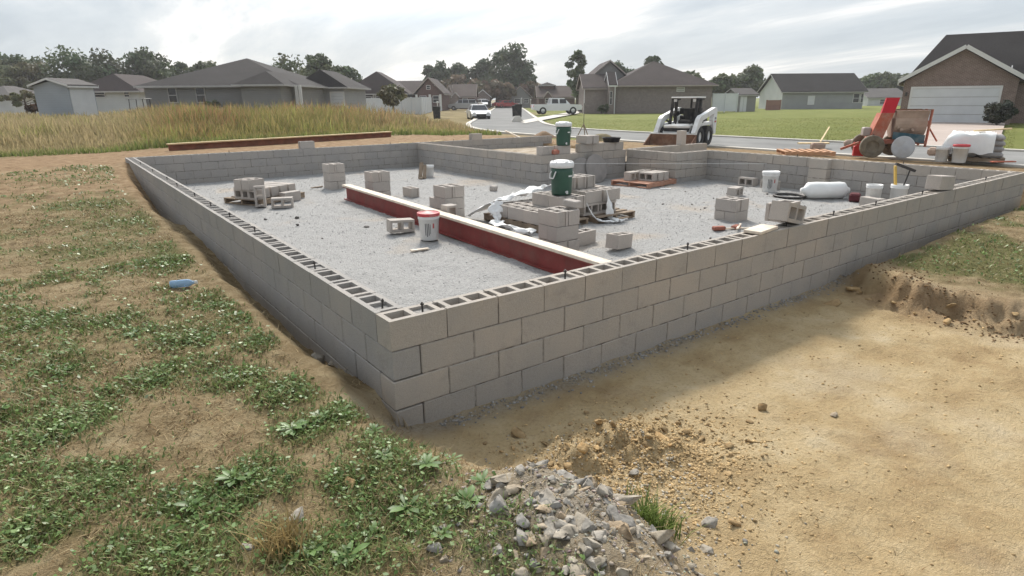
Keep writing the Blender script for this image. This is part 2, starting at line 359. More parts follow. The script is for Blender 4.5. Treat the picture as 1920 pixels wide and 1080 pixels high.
def leafmat(name, trans=.25, rough=.6):
    b = NB(name, rough, .25); c = b.attr('tint'); b.col(c)
    t = b.n.new('ShaderNodeBsdfTranslucent'); b.l.new(c, t.inputs['Color']); mxs = b.n.new('ShaderNodeMixShader'); mxs.inputs[0].default_value = trans
    o = b.n['Material Output']; b.l.new(b.b.outputs[0], mxs.inputs[1]); b.l.new(t.outputs[0], mxs.inputs[2]); b.l.new(mxs.outputs[0], o.inputs['Surface']); return b.m
M['leaf'] = leafmat('leaves'); M['weed'] = leafmat('weed_leaves', .22, .42); M['straw'] = leafmat('dry_grass', .42, .8)
M['bark'] = simple('bark', (.10, .08, .065), .95, .3, 6, .5, 20)
b = NB('broken_stone', .95, .15); k = b.ramp(b.noise(14, 6, .65), [(.3, (.20, .188, .17)), (.55, (.35, .335, .31)), (.75, (.50, .485, .455))])
k = b.mix(1, k, b.ramp(b.rand(), [(0, (.80, .79, .78)), (.5, (.98, .93, .86)), (.8, (1.05, .95, .80)), (1, (1.05, .82, .58))]), 'MULTIPLY'); b.col(k); b.bump(b.noise(60, 4), .5, .01); M['stone'] = b.m
b = NB('clay_clod', .97, .1); k = b.ramp(b.noise(16, 6, .65), [(.3, (.28, .185, .095)), (.6, (.44, .32, .18)), (.8, (.55, .43, .27))]); b.col(b.mix(1, k, b.ramp(b.rand(), [(0, (.7, .7, .7)), (1, (1.2, 1.15, 1.05))]), 'MULTIPLY')); b.bump(b.noise(50, 4), .6, .015); M['clod'] = b.m
b = NB('gravel_bits', .95, .15); b.col(b.attr('tint')); M['bits'] = b.m
def paint(name, c, rough=.25): 
    b = NB(name, rough, .5); b.col(b.ramp(b.noise(1.2, 3), [(.3, tuple(q*.93 for q in c)), (.7, c)])); b.b.inputs['Coat Weight'].default_value = .3; return b.m
M['car_white'] = paint('white_car_paint', (.72, .72, .73)); M['car_silver'] = paint('silver_car_paint', (.42, .42, .43)); M['car_red'] = paint('red_car_paint', (.35, .03, .035)); M['car_dark'] = paint('dark_car_paint', (.05, .05, .06))

# ------------------------------------------------------------------ terrain
FL = -.72                                             # top of the gravel bed
LY = np.array([-6, -.05, .43, 1.27, 1.8, 2.55, 3.3, 4.66, 5.7, 7.2, 8.5, 9.7, 11.8, 12.8, 13.7, 15])
LZ = np.array([-.66, -.66, -.68, -.78, -.83, -.80, -.83, -.70, -.64, -.62, -.79, -.82, -.56, -.38, -.18, -.14])
def H(x, y):
    x = np.asarray(x, float); y = np.asarray(y, float)
    n1 = fbm(x*.9, y*.9, 4, 3)-.5; n2 = fbm(x*4.5, y*4.5, 4, 8)-.5; n3 = fbm(x*16, y*16, 3, 21)-.5
    left = -.42 + .28*sstep(6.5, 13.5, y) + .05*n1
    # cut bank along the outside of the left wall
    tz = np.interp(y, LY, LZ)+.09; e = .14*(fbm(x*0+1.7, y*2.2, 3, 5)-.5)
    s = sstep(-.30+e, -.01+e*.2, x)*(y > -.6)*sstep(-.6, .0, y)
    left = left*(1-s)+tz*s
    # pit on the outside of the front wall
    xl = -.05 + .35*sstep(0, -2.2, y)*1.0 + .22*(fbm(x*0+3.3, y*2.4, 3, 9)-.5)
    sp = sstep(xl-.42, xl+.42, x)*sstep(.35, -.05, y)
    pit = -.815 + .035*n1 + .02*sstep(-.5, -.05, y)*1.0 + .05*sstep(-.62, -.85, y)*sstep(.2, 1.0, x)*.6
    xb = np.interp(y, [-40, -3.2, -1.9, -1.0, -.5, 0], [4.9, 5.35, 5.45, 5.2, 5.35, 5.85]) + .30*(fbm(x*1.7, y*1.7, 4, 31)-.5)
    sb = sstep(xb-.03, xb+.17, x)
    bank = -.57 + .12*sstep(5.6, 8.5, x) + .14*sstep(8, 16, x) + .05*n1
    tr = sstep(-.38, -.04, y); bank = bank*(1-tr)-.76*tr
    pit = pit*(1-sb)+bank*sb
    z = left*(1-sp)+pit*sp
    # rubble heap in the foreground
    m = (.22+.20*n2)*np.exp(-(((x-.24)/.30)**2+((y+1.42)/.36)**2))+.09*np.exp(-(((x+.05)/.3)**2+((y+1.85)/.4)**2)); z = z+m
    # spread clods at the corner
    z = z+(.07+.30*n2+.14*n3)*np.exp(-(((x-.85)/.6)**2+((y+.95+.2*(x-.85))/.27)**2))
    # back and right: general grade
    bk = sstep(13.6, 15.5, y); zb = -.17+.05*n1; z = z*(1-bk)+zb*bk
    rt = sstep(11.9, 12.6, x)*sstep(-.6, .3, y); zr = -.26-.19*sstep(13.5, 19, x)+.02*n1; z = z*(1-rt)+zr*rt
    far = sstep(24, 34, np.hypot(x, y)); z = z*(1-far)+(-.2-.30*sstep(-10, -3.5, x-.735*y))*far
    dist = np.hypot(x-CX, y-CY)
    rough = (1-sstep(9, 26, dist))
    z = z + rough*(.055*n2+.028*n3)*(1-.2*sp*(1-sb)) + rough*(.30*n2+.10*n3)*np.exp(-((x-xb-.05)/.22)**2)*sp
    inside = ((x > .06) & (x < 12.12) & (y > .06) & (y < 14.36)) | ((x > 7) & (x < 13.0) & (y > 8.2) & (y < 14.36))
    return np.where(inside, -1.25, z)
def Hz(x, y): return float(H(np.array([x]), np.array([y]))[0])
def axis(segs, g=1.22, far=1500):
    a = []
    for lo, hi, st in segs: a += list(np.arange(lo, hi-1e-6, st))
    a.append(segs[-1][1]); st = segs[-1][2]; x = a[-1]
    while x < far: st *= g; x += st; a.append(x)
    st = segs[0][2]; x = a[0]; pre = []
    while x > -far: st *= g; x -= st; pre.append(x)
    return np.array(pre[::-1]+a)
ax = axis([(-4, -2.2, .06), (-2.2, 2.4, .03), (2.4, 7.2, .05), (7.2, 13, .15)])
ay = axis([(-3.6, -2.4, .06), (-2.4, 1.0, .03), (1.0, 6, .05), (6, 15.6, .09), (15.6, 24, .25)])
GX, GY = np.meshgrid(ax, ay, indexing='ij'); GZ = H(GX, GY)
# weed patches: real spots on the left-hand bank plus scattered growth
WP = [(580, 800, .16), (545, 790, .12), (640, 770, .12), (400, 930, .20), (330, 940, .14), (450, 900, .12), (720, 830, .2), (800, 810, .16), (860, 860, .2), (900, 890, .14), (760, 880, .2), (680, 1010, .2), (780, 980, .22),
      (850, 960, .16), (600, 1040, .18), (520, 1000, .1), (210, 605, .25), (250, 625, .18), (420, 570, .22), (340, 640, .25), (120, 690, .25), (100, 720, .18), (60, 810, .18), (190, 900, .16), (720, 940, .18), (430, 715, .18),
      (540, 735, .18), (140, 790, .2), (500, 640, .2), (480, 590, .3), (300, 490, .5), (180, 470, .5), (350, 460, .45), (260, 400, .7), (170, 380, .7), (240, 330, .9), (330, 700, .25), (40, 610, .3), (60, 1000, .15), (330, 1040, .16), (230, 1040, .14), (960, 980, .1), (640, 900, .1)]
WP = [(*at(px, py, -.42 if py > 440 else -.3)[:2], r) for px, py, r in WP]
def weed(x, y):
    n = fbm(x*3.1, y*3.1, 4, 44); n6 = fbm(x*1.1, y*1.1, 3, 46); m = sstep(.42, .66, n)*.42*sstep(.34, .56, n6)+.04
    for a, b_, r in WP: m = np.maximum(m, np.exp(-(((x-a)**2+(y-b_)**2)/(r*r*1.25)))*(.10+1.45*n)*(.55+.8*fbm(x*9, y*9, 2, 47)))
    xl = .12-.02*y; off = sstep(xl-.55, xl-.15, x)*(y < .2) + sstep(-.5, -.3, x)*(y >= .2)
    m = m*(1-np.clip(off, 0, 1))*(1-sstep(15, 17, y))
    # grass beyond the right-hand bank
    g = sstep(5.7, 6.4, x+.5*(n-.5))*(y < -.12)*sstep(.43, .60, fbm(x*1.3, y*1.3, 4, 71))
    return np.clip(np.maximum(m, g*.9), 0, 1)
W = weed(GX, GY)
xlG = -.05+.35*sstep(0, -2.2, GY); ng = fbm(GX*2.3, GY*2.3, 4, 55)
pitm = sstep(xlG-.35, xlG+.2, GX+.5*(ng-.5))*(GY < .3)*(1-sstep(5.3, 6.0, GX+.9*(ng-.5)))
pitm = np.maximum(pitm, .5*(GY < .3)*sstep(5.6, 6.2, GX)*sstep(-.3, -.1, GY))
rub = np.clip(1.05*np.exp(-(((GX-.12)/.42)**2+((GY+1.55)/.50)**2))*(.45+ng), 0, 1)
rub = np.maximum(rub, .8*np.exp(-((GY+.06)/.12)**2)*(GX > -.1)*(GX < 6)*(GY < .2)*ng*1.6)
lawn = sstep(19.8, 20.2, GX)*(GX-.735*GY > 3.2)*1.0
lawn = np.maximum(lawn*(GX > 20), (GX > 13.4)*(GY > 16.5)*(GX-.735*GY > 3.2))
fn = fbm(GX*.35, GY*.35, 3, 66)
field = sstep(18.5, 20.5, GY-.16*GX+3*(fn-.5))*(1-lawn)
redd = (sstep(13.4, 15.0, GY)*(1-field)*(1-lawn)*(GX < 15) + sstep(12, 12.4, GX)*(GX < 18.0)*(GY > -.3)*(GY < 15)*.6)
redd = np.maximum(redd, sstep(7, 11, GY)*(GX < 0)*.75*(1-field)*(1-W))
xbG = np.interp(GY, [-40, -3.2, -1.9, -1.0, -.5, 0], [4.9, 5.35, 5.45, 5.2, 5.35, 5.85]); bkm = np.exp(-((GX-xbG-.05)/.32)**2)*(GY < .1)*(.15+.9*ng); redd = np.maximum(redd, np.clip(bkm, 0, 1))
one = np.ones_like(W)
c1 = np.stack([np.clip(pitm, 0, 1), W, np.clip(lawn, 0, 1), one], -1).reshape(-1, 4)
c2 = np.stack([np.clip(rub, 0, 1), np.clip(field, 0, 1), np.clip(redd, 0, 1)*(1-np.clip(rub, 0, 1)), one], -1).reshape(-1, 4)
nx, ny = GX.shape; I = np.arange(nx*ny).reshape(nx, ny)
Fq = np.stack([I[:-1, :-1], I[1:, :-1], I[1:, 1:], I[:-1, 1:]], -1).reshape(-1, 4)
me = bigmesh('ground', np.stack([GX, GY, GZ], -1).reshape(-1, 3), Fq, M['ground'], {'zone': c1, 'zone2': c2}, True)
tag(mobj('ground', me), 'bare earth with clay, weeds and lawn around the block foundation', kind='structure')

def sheet(name, x0, x1, y0, y1, st, zf, mat, label):
    a = np.arange(x0, x1+st*.5, st); c = np.arange(y0, y1+st*.5, st); X, Y = np.meshgrid(a, c, indexing='ij'); Z = zf(X, Y)
    i = np.arange(X.size).reshape(X.shape); F = np.stack([i[:-1, :-1], i[1:, :-1], i[1:, 1:], i[:-1, 1:]], -1).reshape(-1, 4)
    return tag(mobj(name, bigmesh(name, np.stack([X, Y, Z], -1).reshape(-1, 3), F, mat, None, True)), label, kind='structure')
def ZG(X, Y): return FL+.05*(fbm(X*1.1, Y*1.1, 3, 12)-.5)+.03*(fbm(X*6, Y*6, 4, 13)-.5)+.022*(fbm(X*22, Y*22, 2, 14)-.5)
sheet('gravel_bed', .1, 12.08, .1, 14.33, .05, ZG, M['gravel'], 'pale grey crushed stone bed inside the foundation walls')
sheet('garage_fill', 7.95, 13.6, 8.2, 14.33, .12, lambda X, Y: -.34+.10*(fbm(X*1.3, Y*1.3, 4, 15)-.5)+.12*np.exp(-((X-11.5)**2+(Y-10)**2)/2), M['fill'], 'tan dirt fill inside the garage walls')
sheet('porch_fill', 10.85, 14.0, 6.55, 8.2, .12, lambda X, Y: -.24+.05*(fbm(X*2, Y*2, 4, 16)-.5), M['fill'], 'pale dirt fill inside the porch walls')

# road: a street running past the house, bending away to the north-east
RZ = -.43
ctr = [(20.7, -60), (20.7, -20), (20.7, 0), (20.7, 8), (20.7, 16), (20.9, 22), (22.2, 27.5), (25.5, 33.5), (31, 41), (39.5, 52.5), (60, 80), (85, 114), (109, 147)]
def ribbon(name, pts, off0, off1, z, mat, thick=0, kind='structure', label=None, zs=None):
    m = MB(); P = [Vector((p[0], p[1], 0)) for p in pts]; L = []; Rr = []
    for i, p in enumerate(P):
        t = (P[min(i+1, len(P)-1)]-P[max(i-1, 0)]).normalized(); nrm = Vector((t.y, -t.x, 0)); L.append(p+nrm*off0); Rr.append(p+nrm*off1)
    for i in range(len(P)-1):
        a, b_, c, d = L[i], Rr[i], Rr[i+1], L[i+1]
        if thick: m.hexa([(q.x, q.y, z-thick) for q in (a, b_, c, d)]+[(q.x, q.y, z) for q in (a, b_, c, d)])
        else: m.quad(*[(q.x, q.y, z) for q in (a, b_, c, d)])
    o = m.build(name, mat); return tag(o, label, kind=kind)
def dense(pts, n=5):
    out = []
    for i in range(len(pts)-1):
        p0, p1, p2, p3 = [np.array(pts[max(0, min(len(pts)-1, i+k))], float) for k in (-1, 0, 1, 2)]
        for k in range(n):
            t = k/n; out.append(tuple(.5*((2*p1)+(-p0+p2)*t+(2*p0-5*p1+4*p2-p3)*t*t+(-p0+3*p1-3*p2+p3)*t**3)))
    return out+[pts[-1]]
dctr = dense(ctr)
ribbon('road', dctr, -2.6, 2.6, RZ, M['asphalt'], label='grey asphalt street curving past the building plot')
ribbon('kerb_near', dctr, -2.95, -2.62, RZ+.06, M['concrete'], .3, label='pale concrete kerb on the near side of the street')
ribbon('kerb_far', dctr, 2.62, 2.95, RZ+.06, M['concrete'], .3, label='pale concrete kerb on the far side of the street')
def poly(name, pts, z, mat, label):
    m = MB(); m.quad(*[(p[0], p[1], z) for p in pts]); return tag(m.build(name, mat), label, kind='structure')
a = at(1012, 226, RZ); b2 = at(978, 228, RZ)
poly('driveway', [at(970, 227, RZ+.03), at(985, 231, RZ+.03), at(1086, 212, RZ+.03), at(1086, 207, RZ+.03)], RZ+.03, M['concrete'], 'pale concrete driveway under the white pickup truck')
G16 = [at(1584, 266, RZ+.02), at(1868, 281, RZ+.02), at(1885, 231, RZ+.02), at(1696, 227, RZ+.02)]
poly('garage_driveway', G16, RZ+.035, simple('pinkish_concrete', (.40, .33, .29), .9, .1, .6, dirt=(.30, .24, .20), dirtamt=.4), 'pinkish concrete driveway leading to the brick garage')
poly('front_walk', [at(826, 216, RZ), at(838, 216, RZ), at(888, 207, RZ), at(880, 207, RZ)], RZ+.03, M['concrete'], 'pale concrete walk at the end of the white fence')
poly('porch_walk', [at(838, 202, RZ), at(875, 207, RZ), at(880, 206, RZ), at(845, 201, RZ)], RZ+.03, M['concrete'], 'thin pale walk in front of the gabled brick house')

# ------------------------------------------------------------------ concrete blocks
BL, BH, BT, PX, PZ_ = .3969, .1937, .1937, .4064, .2032
def hollow(L=BL, Hh=BH, T=BT, flat0=False, flat1=False, cells=2, ch=.0):
    """block standing on its base, cores upright, min corner at the origin"""
    s = .038; y = [0, s, T-s, T]; e0 = 0 if flat0 else .018; e1 = 0 if flat1 else .018
    xs = [0]
    if e0: xs.append(e0)
    xs.append(e0+.035); inner = L-e0-e1-.07; wb = .036; cw = (inner-(cells-1)*wb)/cells; solid = []
    x = e0+.035
    for c in range(cells):
        xs.append(x+cw); x += cw
        if c < cells-1: xs.append(x+wb); x += wb
    xs.append(L-e1)
    if e1: xs.append(L)
    n = len(xs)-1; mid = []
    i = 0
    if e0: mid.append(0)
    mid.append(1)
    for c in range(cells):
        mid.append(0)
        if c < cells-1: mid.append(1)
    mid.append(1)
    if e1: mid.append(0)
    G = np.ones((n, 3), int); G[:, 1] = mid
    m = MB()
    for i in range(n):
        for j in range(3):
            if not G[i, j]: continue
            x0, x1, y0, y1 = xs[i], xs[i+1], y[j], y[j+1]
            m.quad((x0, y0, Hh), (x1, y0, Hh), (x1, y1, Hh), (x0, y1, Hh)); m.quad((x0, y1, 0), (x1, y1, 0), (x1, y0, 0), (x0, y0, 0))
            if i == 0 or not G[i-1, j]: m.quad((x0, y1, 0), (x0, y0, 0), (x0, y0, Hh), (x0, y1, Hh))
            if i == n-1 or not G[i+1, j]: m.quad((x1, y0, 0), (x1, y1, 0), (x1, y1, Hh), (x1, y0, Hh))
            if j == 0 or not G[i, j-1]: m.quad((x0, y0, 0), (x1, y0, 0), (x1, y0, Hh), (x0, y0, Hh))
            if j == 2 or not G[i, j+1]: m.quad((x1, y1, 0), (x0, y1, 0), (x0, y1, Hh), (x1, y1, Hh))
    return m
_bm = {}
def bmesh_for(kind, L, mat):
    key = (kind, round(L, 3), mat)
    if key not in _bm:
        if kind == 'solid': m = MB().cbox(0, L, 0, BT, 0, BH, .005)
        else: m = hollow(L, flat0='0' in kind, flat1='1' in kind, cells=2 if L > .27 else 1)
        _bm[key] = m.me('block', M[mat])
    return _bm[key]
def wall(name, label, loc, rz, length, s_even, s_odd, e_even, e_odd, top_mat, mid_mat, low_mat, nc=4, extra=None, bolts=(), flat0=False, flat1=False, cap_flat=False):
    """courses counted from the top (even 0, 2 / odd 1, 3); s/e = inset of each end so that corners interlock"""
    root = empty(name, loc, rz); tag(root, label, 'wall')
    mort = MB(); filled = set(bolts)
    for c in range(nc):
        s, e = (s_even, e_even) if c % 2 == 0 else (s_odd, e_odd)
        x = s; zt = -c*PZ_; z0 = zt-BH; end = length-e; first = True; i = 0
        while x < end-.06:
            L = min(BL, end-x-.0095)
            if 0 < end-(x+PX) < .09: L = end-x-.0095
            last = x+L+.0095 > end-.06
            kind = ('hollow' + ('0' if (first and s == 0) else '') + ('1' if (last and e == 0) else '')) if c == 0 else 'solid'
            mt = top_mat if c == 0 else (low_mat if c == nc-1 else mid_mat)
            j = .0022
            o = mobj('block', bmesh_for(kind, L, mt), root, (x+random.uniform(-j, j)*.6, random.uniform(-j, j), z0+random.uniform(-.001, .0012)), (random.uniform(-.003, .003), 0, random.uniform(-.004, .004)))
            if c == 0:
                xe = x+L
                if not last:                                   # head joint: mortar at the two face shells
                    for y0 in (.006, BT-.036):
                        if random.random() < .9: mort.box(xe-.001, xe+.0105, y0, y0+.03, z0, zt-random.uniform(.004, .02))
                for q in (0, 1):
                    if (i, q) in filled and L > .3:
                        cx0 = x+(.048 if q == 0 else .214); cxm = cx0+.068
                        g = MB(); g.box(cx0, cx0+.136, .03, BT-.03, -.16, -.018+random.uniform(-.008, .006)); g.build('grout', M['grout'], root)
                        ln = random.uniform(-.01, .01)
                        bo = MB(); bo.tube((cxm, .097, -.10), (cxm+ln, .097+ln, .050), .0066, n=8); bo.tube((cxm+ln*.8, .097+ln*.8, .030), (cxm+ln*.86, .097+ln*.86, .042), .0125, n=6); bo.build('anchor_bolt', M['dark_metal'], root)
            x += L+.0095; first = False; i += 1
    lo = -nc*PZ_
    ms = max(s_even, s_odd); 
    mort.box(ms+.006 if ms else .006, length-max(e_even, e_odd)-.006, .007, BT-.007, lo+.01, -PZ_+.004)
    ft = MB(); ft.box(-.1, length+.1, -.12, BT+.12, lo-.25, lo-.02); ft.build('footing', M['concrete'], root)
    mort.build('mortar', M['mortar'], root)
    if extra: extra(root)
    return root
h_ = .2032
def bl(n, step=5, off=2): return [(i, (i//step) % 2) for i in range(off, n, step)]
front = wall('block_wall', 'long tan block wall nearest the camera with open cores along its top', (0, 0, 0), 0, 12.192, 0, h_, 0, h_, 'cmu', 'cmu', 'cmu_low',
             bolts=[(0, 1), (3, 1), (7, 0), (11, 0), (13, 1), (16, 0), (19, 1), (22, 0), (25, 1)])
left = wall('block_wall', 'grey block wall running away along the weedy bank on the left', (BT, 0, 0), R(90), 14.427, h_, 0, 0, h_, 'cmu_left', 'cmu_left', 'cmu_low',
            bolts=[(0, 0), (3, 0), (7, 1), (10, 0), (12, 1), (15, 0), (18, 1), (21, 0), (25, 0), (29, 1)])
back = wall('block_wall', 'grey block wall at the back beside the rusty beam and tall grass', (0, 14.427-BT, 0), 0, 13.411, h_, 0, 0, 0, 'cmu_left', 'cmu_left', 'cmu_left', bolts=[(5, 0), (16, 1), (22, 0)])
right = wall('block_wall', 'block wall at the right in front of the mortar mixer and bags', (12.1825, 0, 0), R(90), 6.65, h_, 0, 0, 0, 'cmu', 'cmu_left', 'cmu_left', bolts=[(4, 0), (9, 1)])
inner = wall('block_wall', 'inner block wall between gravel bed and garage fill, running to the back', (7.85+BT, 8.1, 0), R(90), 6.12, h_, 0, 0, 0, 'cmu', 'cmu_left', 'cmu_left')
def upper_course(root):
    x = 1.26
    for i in range(4):
        L = BL if i < 3 else .30
        mobj('block', bmesh_for('hollow', L, 'cmu'), root, (x, 0, .0095), (0, 0, random.uniform(-.006, .006))); x += L+.0095
garage = wall('block_wall', 'short inner block wall with a raised course behind the round discs', (7.85, 8.1, 0), 0, 2.9, 0, h_, 0, 0, 'cmu', 'cmu_left', 'cmu_left', extra=upper_course)
step_a = wall('block_wall', 'short block return wall behind the red pallet, facing left', (10.75+BT, 6.45, 0), R(90), 1.64, h_, 0, 0, 0, 'cmu', 'cmu', 'cmu_left')
step_b = wall('block_wall', 'very short block wall joining the porch corner to the right wall', (10.75, 6.45, 0), 0, 1.24, 0, h_, 0, 0, 'cmu', 'cmu', 'cmu_left')
porch = wall('block_wall', 'low porch wall behind the step, skid loader just beyond it', (10.96, 8.1, 0), 0, 3.25, 0, h_, 0, 0, 'cmu', 'cmu', 'cmu_left')
pil = empty('block_pilaster', (11.59, 3.30, 0)); tag(pil, 'block pilaster standing against the inside of the right wall', 'pilaster')
for c in range(4):
    mobj('block', bmesh_for('hollow01' if c == 0 else 'solid', BL, 'cmu'), pil, (BL, 0, -c*PZ_-BH), (0, 0, R(90)))
MB().box(.205, .39, .01, BL-.01, -.80, -.205).build('mortar', M['mortar'], pil)

# centred block meshes for loose blocks (origin at the middle of the base)
def cen(me):
    m2 = me.copy(); m2.transform(Matrix.Translation((-BL/2, -BT/2, 0))); return m2
LB = cen(bmesh_for('hollow01', BL, 'cmu_loose')); LB1 = cen(bmesh_for('hollow', BL, 'cmu_loose')); LBS = bmesh_for('solid', BL, 'cmu_loose').copy(); LBS.transform(Matrix.Translation((-BL/2, -BT/2, 0)))
def pier(loc, n, label, rz=0):
    root = empty('block_pier', (loc[0], loc[1], 0), rz); tag(root, label, 'pier', 'block piers on the gravel bed'); mo = MB()
    zb = loc[2] if len(loc) > 2 else FL-.03
    for c in range(n):
        z = zb+c*PZ_; top = c == n-1; a = (c+n) % 2
        for s in (-1, 1):
            off = s*(BT+.0095)/2
            mobj('block', (LB if s > 0 else LB1) if top else LBS, root, (off if a else random.uniform(-.008, .008), random.uniform(-.008, .008) if a else off, z), (0, 0, (R(90) if a else 0)+random.uniform(-.015, .015)))
        if c: mo.box(-.185, .185, -.185, .185, z-.0095, z)
    mo.box(-.012, .012, -.18, .18, zb, zb+n*PZ_-.21) if n > 1 else None
    mo.build('mortar', M['mortar'], root); return root
pier((3.92, 11.12), 3, 'three-course block pier farthest back, beyond the red beam')
pier((4.02, 8.90), 3, 'block pier right behind the far half of the red beam')
pier((4.06, 6.05), 3, 'block pier behind the red-lidded bucket and red beam')
pier((3.95, 2.98), 3, 'nearest block pier, in front of the green cooler and wrapped pallet')
pier((7.72, 2.82), 2, 'low two-course block pier standing alone on the right of the gravel', R(2))

# ------------------------------------------------------------------ things on the gravel bed
def block(p, rz=0, mode='up', label='', group=None, me=None, z=None, tilt=0):
    z = p[2] if z is None else z
    rot = {'up': (0, 0, rz), 'side': (R(90), 0, rz), 'end': (0, R(90), rz)}[mode]
    dz = {'up': 0, 'side': BT/2, 'end': BL/2}[mode]
    o = mobj('concrete_block', me or LB, None)
    mt = Matrix.Translation((p[0], p[1], z+dz)) @ Matrix.Rotation(rz, 4, 'Z') @ Matrix.Rotation(tilt, 4, 'Y')
    if mode == 'side': mt = mt @ Matrix.Rotation(R(90), 4, 'X') @ Matrix.Translation((0, 0, -BH/2))
    if mode == 'end': mt = mt @ Matrix.Rotation(R(90), 4, 'Y') @ Matrix.Translation((0, 0, -BH/2))
    o.matrix_world = mt
    return tag(o, label, 'block', group)
def pallet(loc, rz, mat, label, w=1.15, d=1.0):
    r = empty('pallet', loc, rz); tag(r, label, 'pallet')
    for i in range(7):
        x = -w/2+.05+i*(w-.1)/6; MB().box(x-.055, x+.055, -d/2, d/2, .100, .118).build('deck_board', mat, r)
    for y in (-d/2+.025, 0, d/2-.025): MB().box(-w/2, w/2, y-.02, y+.02, .0185, .0995).build('stringer', mat, r)
    for x in (-w/2+.06, 0, w/2-.06): MB().box(x-.055, x+.055, -d/2, d/2, 0, .018).build('bottom_board', mat, r)
    return r
# steel beam with a wooden plate
def beam(name, p, q, hgt, wid, mat, label, plate=True, pm=None):
    p = Vector(p); q = Vector(q); L = (q-p).length; a = math.atan2(q.y-p.y, q.x-p.x)
    r = empty(name, p, a); tag(r, label, 'beam')
    MB().box(0, L, -wid/2, wid/2, 0, .018).build('bottom_flange', mat, r); MB().box(0, L, -.008, .008, .018, hgt-.018).build('web', mat, r)
    MB().box(0, L, -wid/2, wid/2, hgt-.018, hgt).build('top_flange', mat, r)
    if plate: MB().cbox(-.02, L+.01, -wid/2-.012, wid/2+.012, hgt+.001, hgt+.040, .004).build('wood_plate', pm or M['wood_white'], r)
    return r
beam('steel_beam', (3.46, 9.25, FL), (3.13, .35, FL), .27, .15, M['red_steel'], 'red steel beam topped with a pale wooden plate, lying across the gravel')
pb, qb = at(317, 283, -.16), at(733, 255.5, -.14)
beam('steel_beam', (pb.x, pb.y, -.20), (qb.x, qb.y, -.14), .22, .16, M['rusty_steel'], 'rusty brown beam with a yellowish plank on the ground before the tall grass', True, M['wood_yellow'])

# buckets
def bucket(loc, label, lid=None, s=1.0, stripes=False, mat='white_plastic', handle=True, cat='bucket', face=R(235), open_=False):
    r = empty('bucket', loc); tag(r, label, cat); r.scale = (s, s, s)
    MB().lathe([(0, 0), (.122, 0), (.128, .01), (.146, .30), (.152, .302), (.152, .322), (.148, .324), (.152, .335), (.150, .372), (.140, .372), (.128, .02), (0, .02)], 24).build('body', M[mat], r, True)
    if lid: MB().lathe([(.160, .345), (.162, .385), (.150, .392), (.146, .384), (0, .384)], 24).build('lid', M[lid], r, True)
    if handle:
        pts = [(.156*math.cos(t), -.02-.10*math.sin(t), .31-.13*math.sin(t)) for t in np.linspace(0, math.pi, 9)]
        h = MB().path(pts, .004, 5).build('handle', M['dark_metal'], r); h.rotation_euler = (0, 0, face+R(90)-math.pi)
    if stripes:
        for k, (da, w, z0, z1) in enumerate([(-.34, .05, .08, .25), (-.17, .05, .06, .25), (.0, .05, .08, .25), (.16, .03, .10, .24), (.42, .12, .18, .25)]):
            m = MB(); a0 = face+da
            for i in range(3):
                t0, t1 = a0+w*i/3*1.4, a0+w*(i+1)/3*1.4
                rr = lambda z: .1305+.0177*(z/.30)
                m.quad(*[(rr(z)*math.cos(t), rr(z)*math.sin(t), z) for t, z in ((t0, z0), (t1, z0), (t1, z1), (t0, z1))])
            m.build('printed_bar', M['print'] if k < 4 else M['lid_red'], r)
    return r
bucket((2.90, 4.72, FL), 'white bucket with a red-rimmed lid and printed black bars, beside the red beam', 'lid_red', 1.05, True, face=R(238))
bucket((11.22, 4.22, FL), 'white lidded bucket with dark printed bars near the right wall', 'white_plastic', 1.15, True, face=R(215))
bucket((11.05, 1.98, FL+.05), 'left of two white mortar buckets beside the white roll, black strap on it', None, .95, face=R(200))
bucket((11.25, 1.62, FL+.05), 'white mortar bucket holding yellow-handled tools, near the front wall', None, 1.0, face=R(200))
bucket((6.75, 11.55, FL), 'small white bucket by a brown board at the inner back corner', None, .85, face=R(240))
bo = MB().bar((6.35, 11.35, FL), (6.50, 11.50, FL+.40), .10, .03).bar((6.43, 11.25, FL), (6.55, 11.42, FL+.34), .09, .03).bar((6.28, 11.20, FL+.02), (6.56, 11.45, FL+.06), .08, .03).build('brown_board', M['wood_old'])
tag(bo, 'brown scrap boards leaning together beside the small far bucket', 'boards')
# tools in the bucket
t = empty('hand_tools', (11.25, 1.62, FL+.1)); tag(t, 'yellow-handled level and dark hammer sticking out of the bucket', 'tools')
MB().bar((0, .04, .05), (-.06, .12, .66), .10, .03).build('yellow_tool', M['yellow'], t)
MB().tube((.02, 0, .05), (.26, -.02, .56), .014).build('shaft', M['dark_metal'], t); MB().bar((-.06, .11, .70), (.28, -.10, .56), .05, .045).build('hammer_head', M['dark_metal'], t)
# white roll
m = MB(); prof = [(0, -.50), (.05, -.50), (.07, -.44), (.165, -.36), (.175, -.2), (.168, .05), (.175, .25), (.165, .36), (.07, .43), (.05, .48), (0, .48)]
m.lathe(prof, 20)
wr = m.build('plastic_roll', M['film'], None, True); wr.rotation_euler = (0, R(90), R(-38)); wr.location = (11.22, 2.98, FL+.165); tag(wr, 'plump white plastic roll lying on the gravel by the right wall', 'roll')
m = MB().lathe([(.30, 0), (.33, .02), (.33, .04), (.30, .05), (.27, .03), (.27, .01), (.30, 0)], 32); o = m.build('wire_ring', M['dark_metal'], None, True, (10.80, 3.50, FL+.005)); tag(o, 'dark round hoop lying flat on the gravel near the white roll', 'hoop')
rb = MB().cbox(-.16, .16, -.1, .1, 0, .16, .03).build('tool_bag', simple('maroon_cloth', (.10, .025, .03), .9), None, False, (11.30, 2.42, FL), (0, 0, .4)); tag(rb, 'small dark maroon bag between the white roll and the buckets', 'bag')

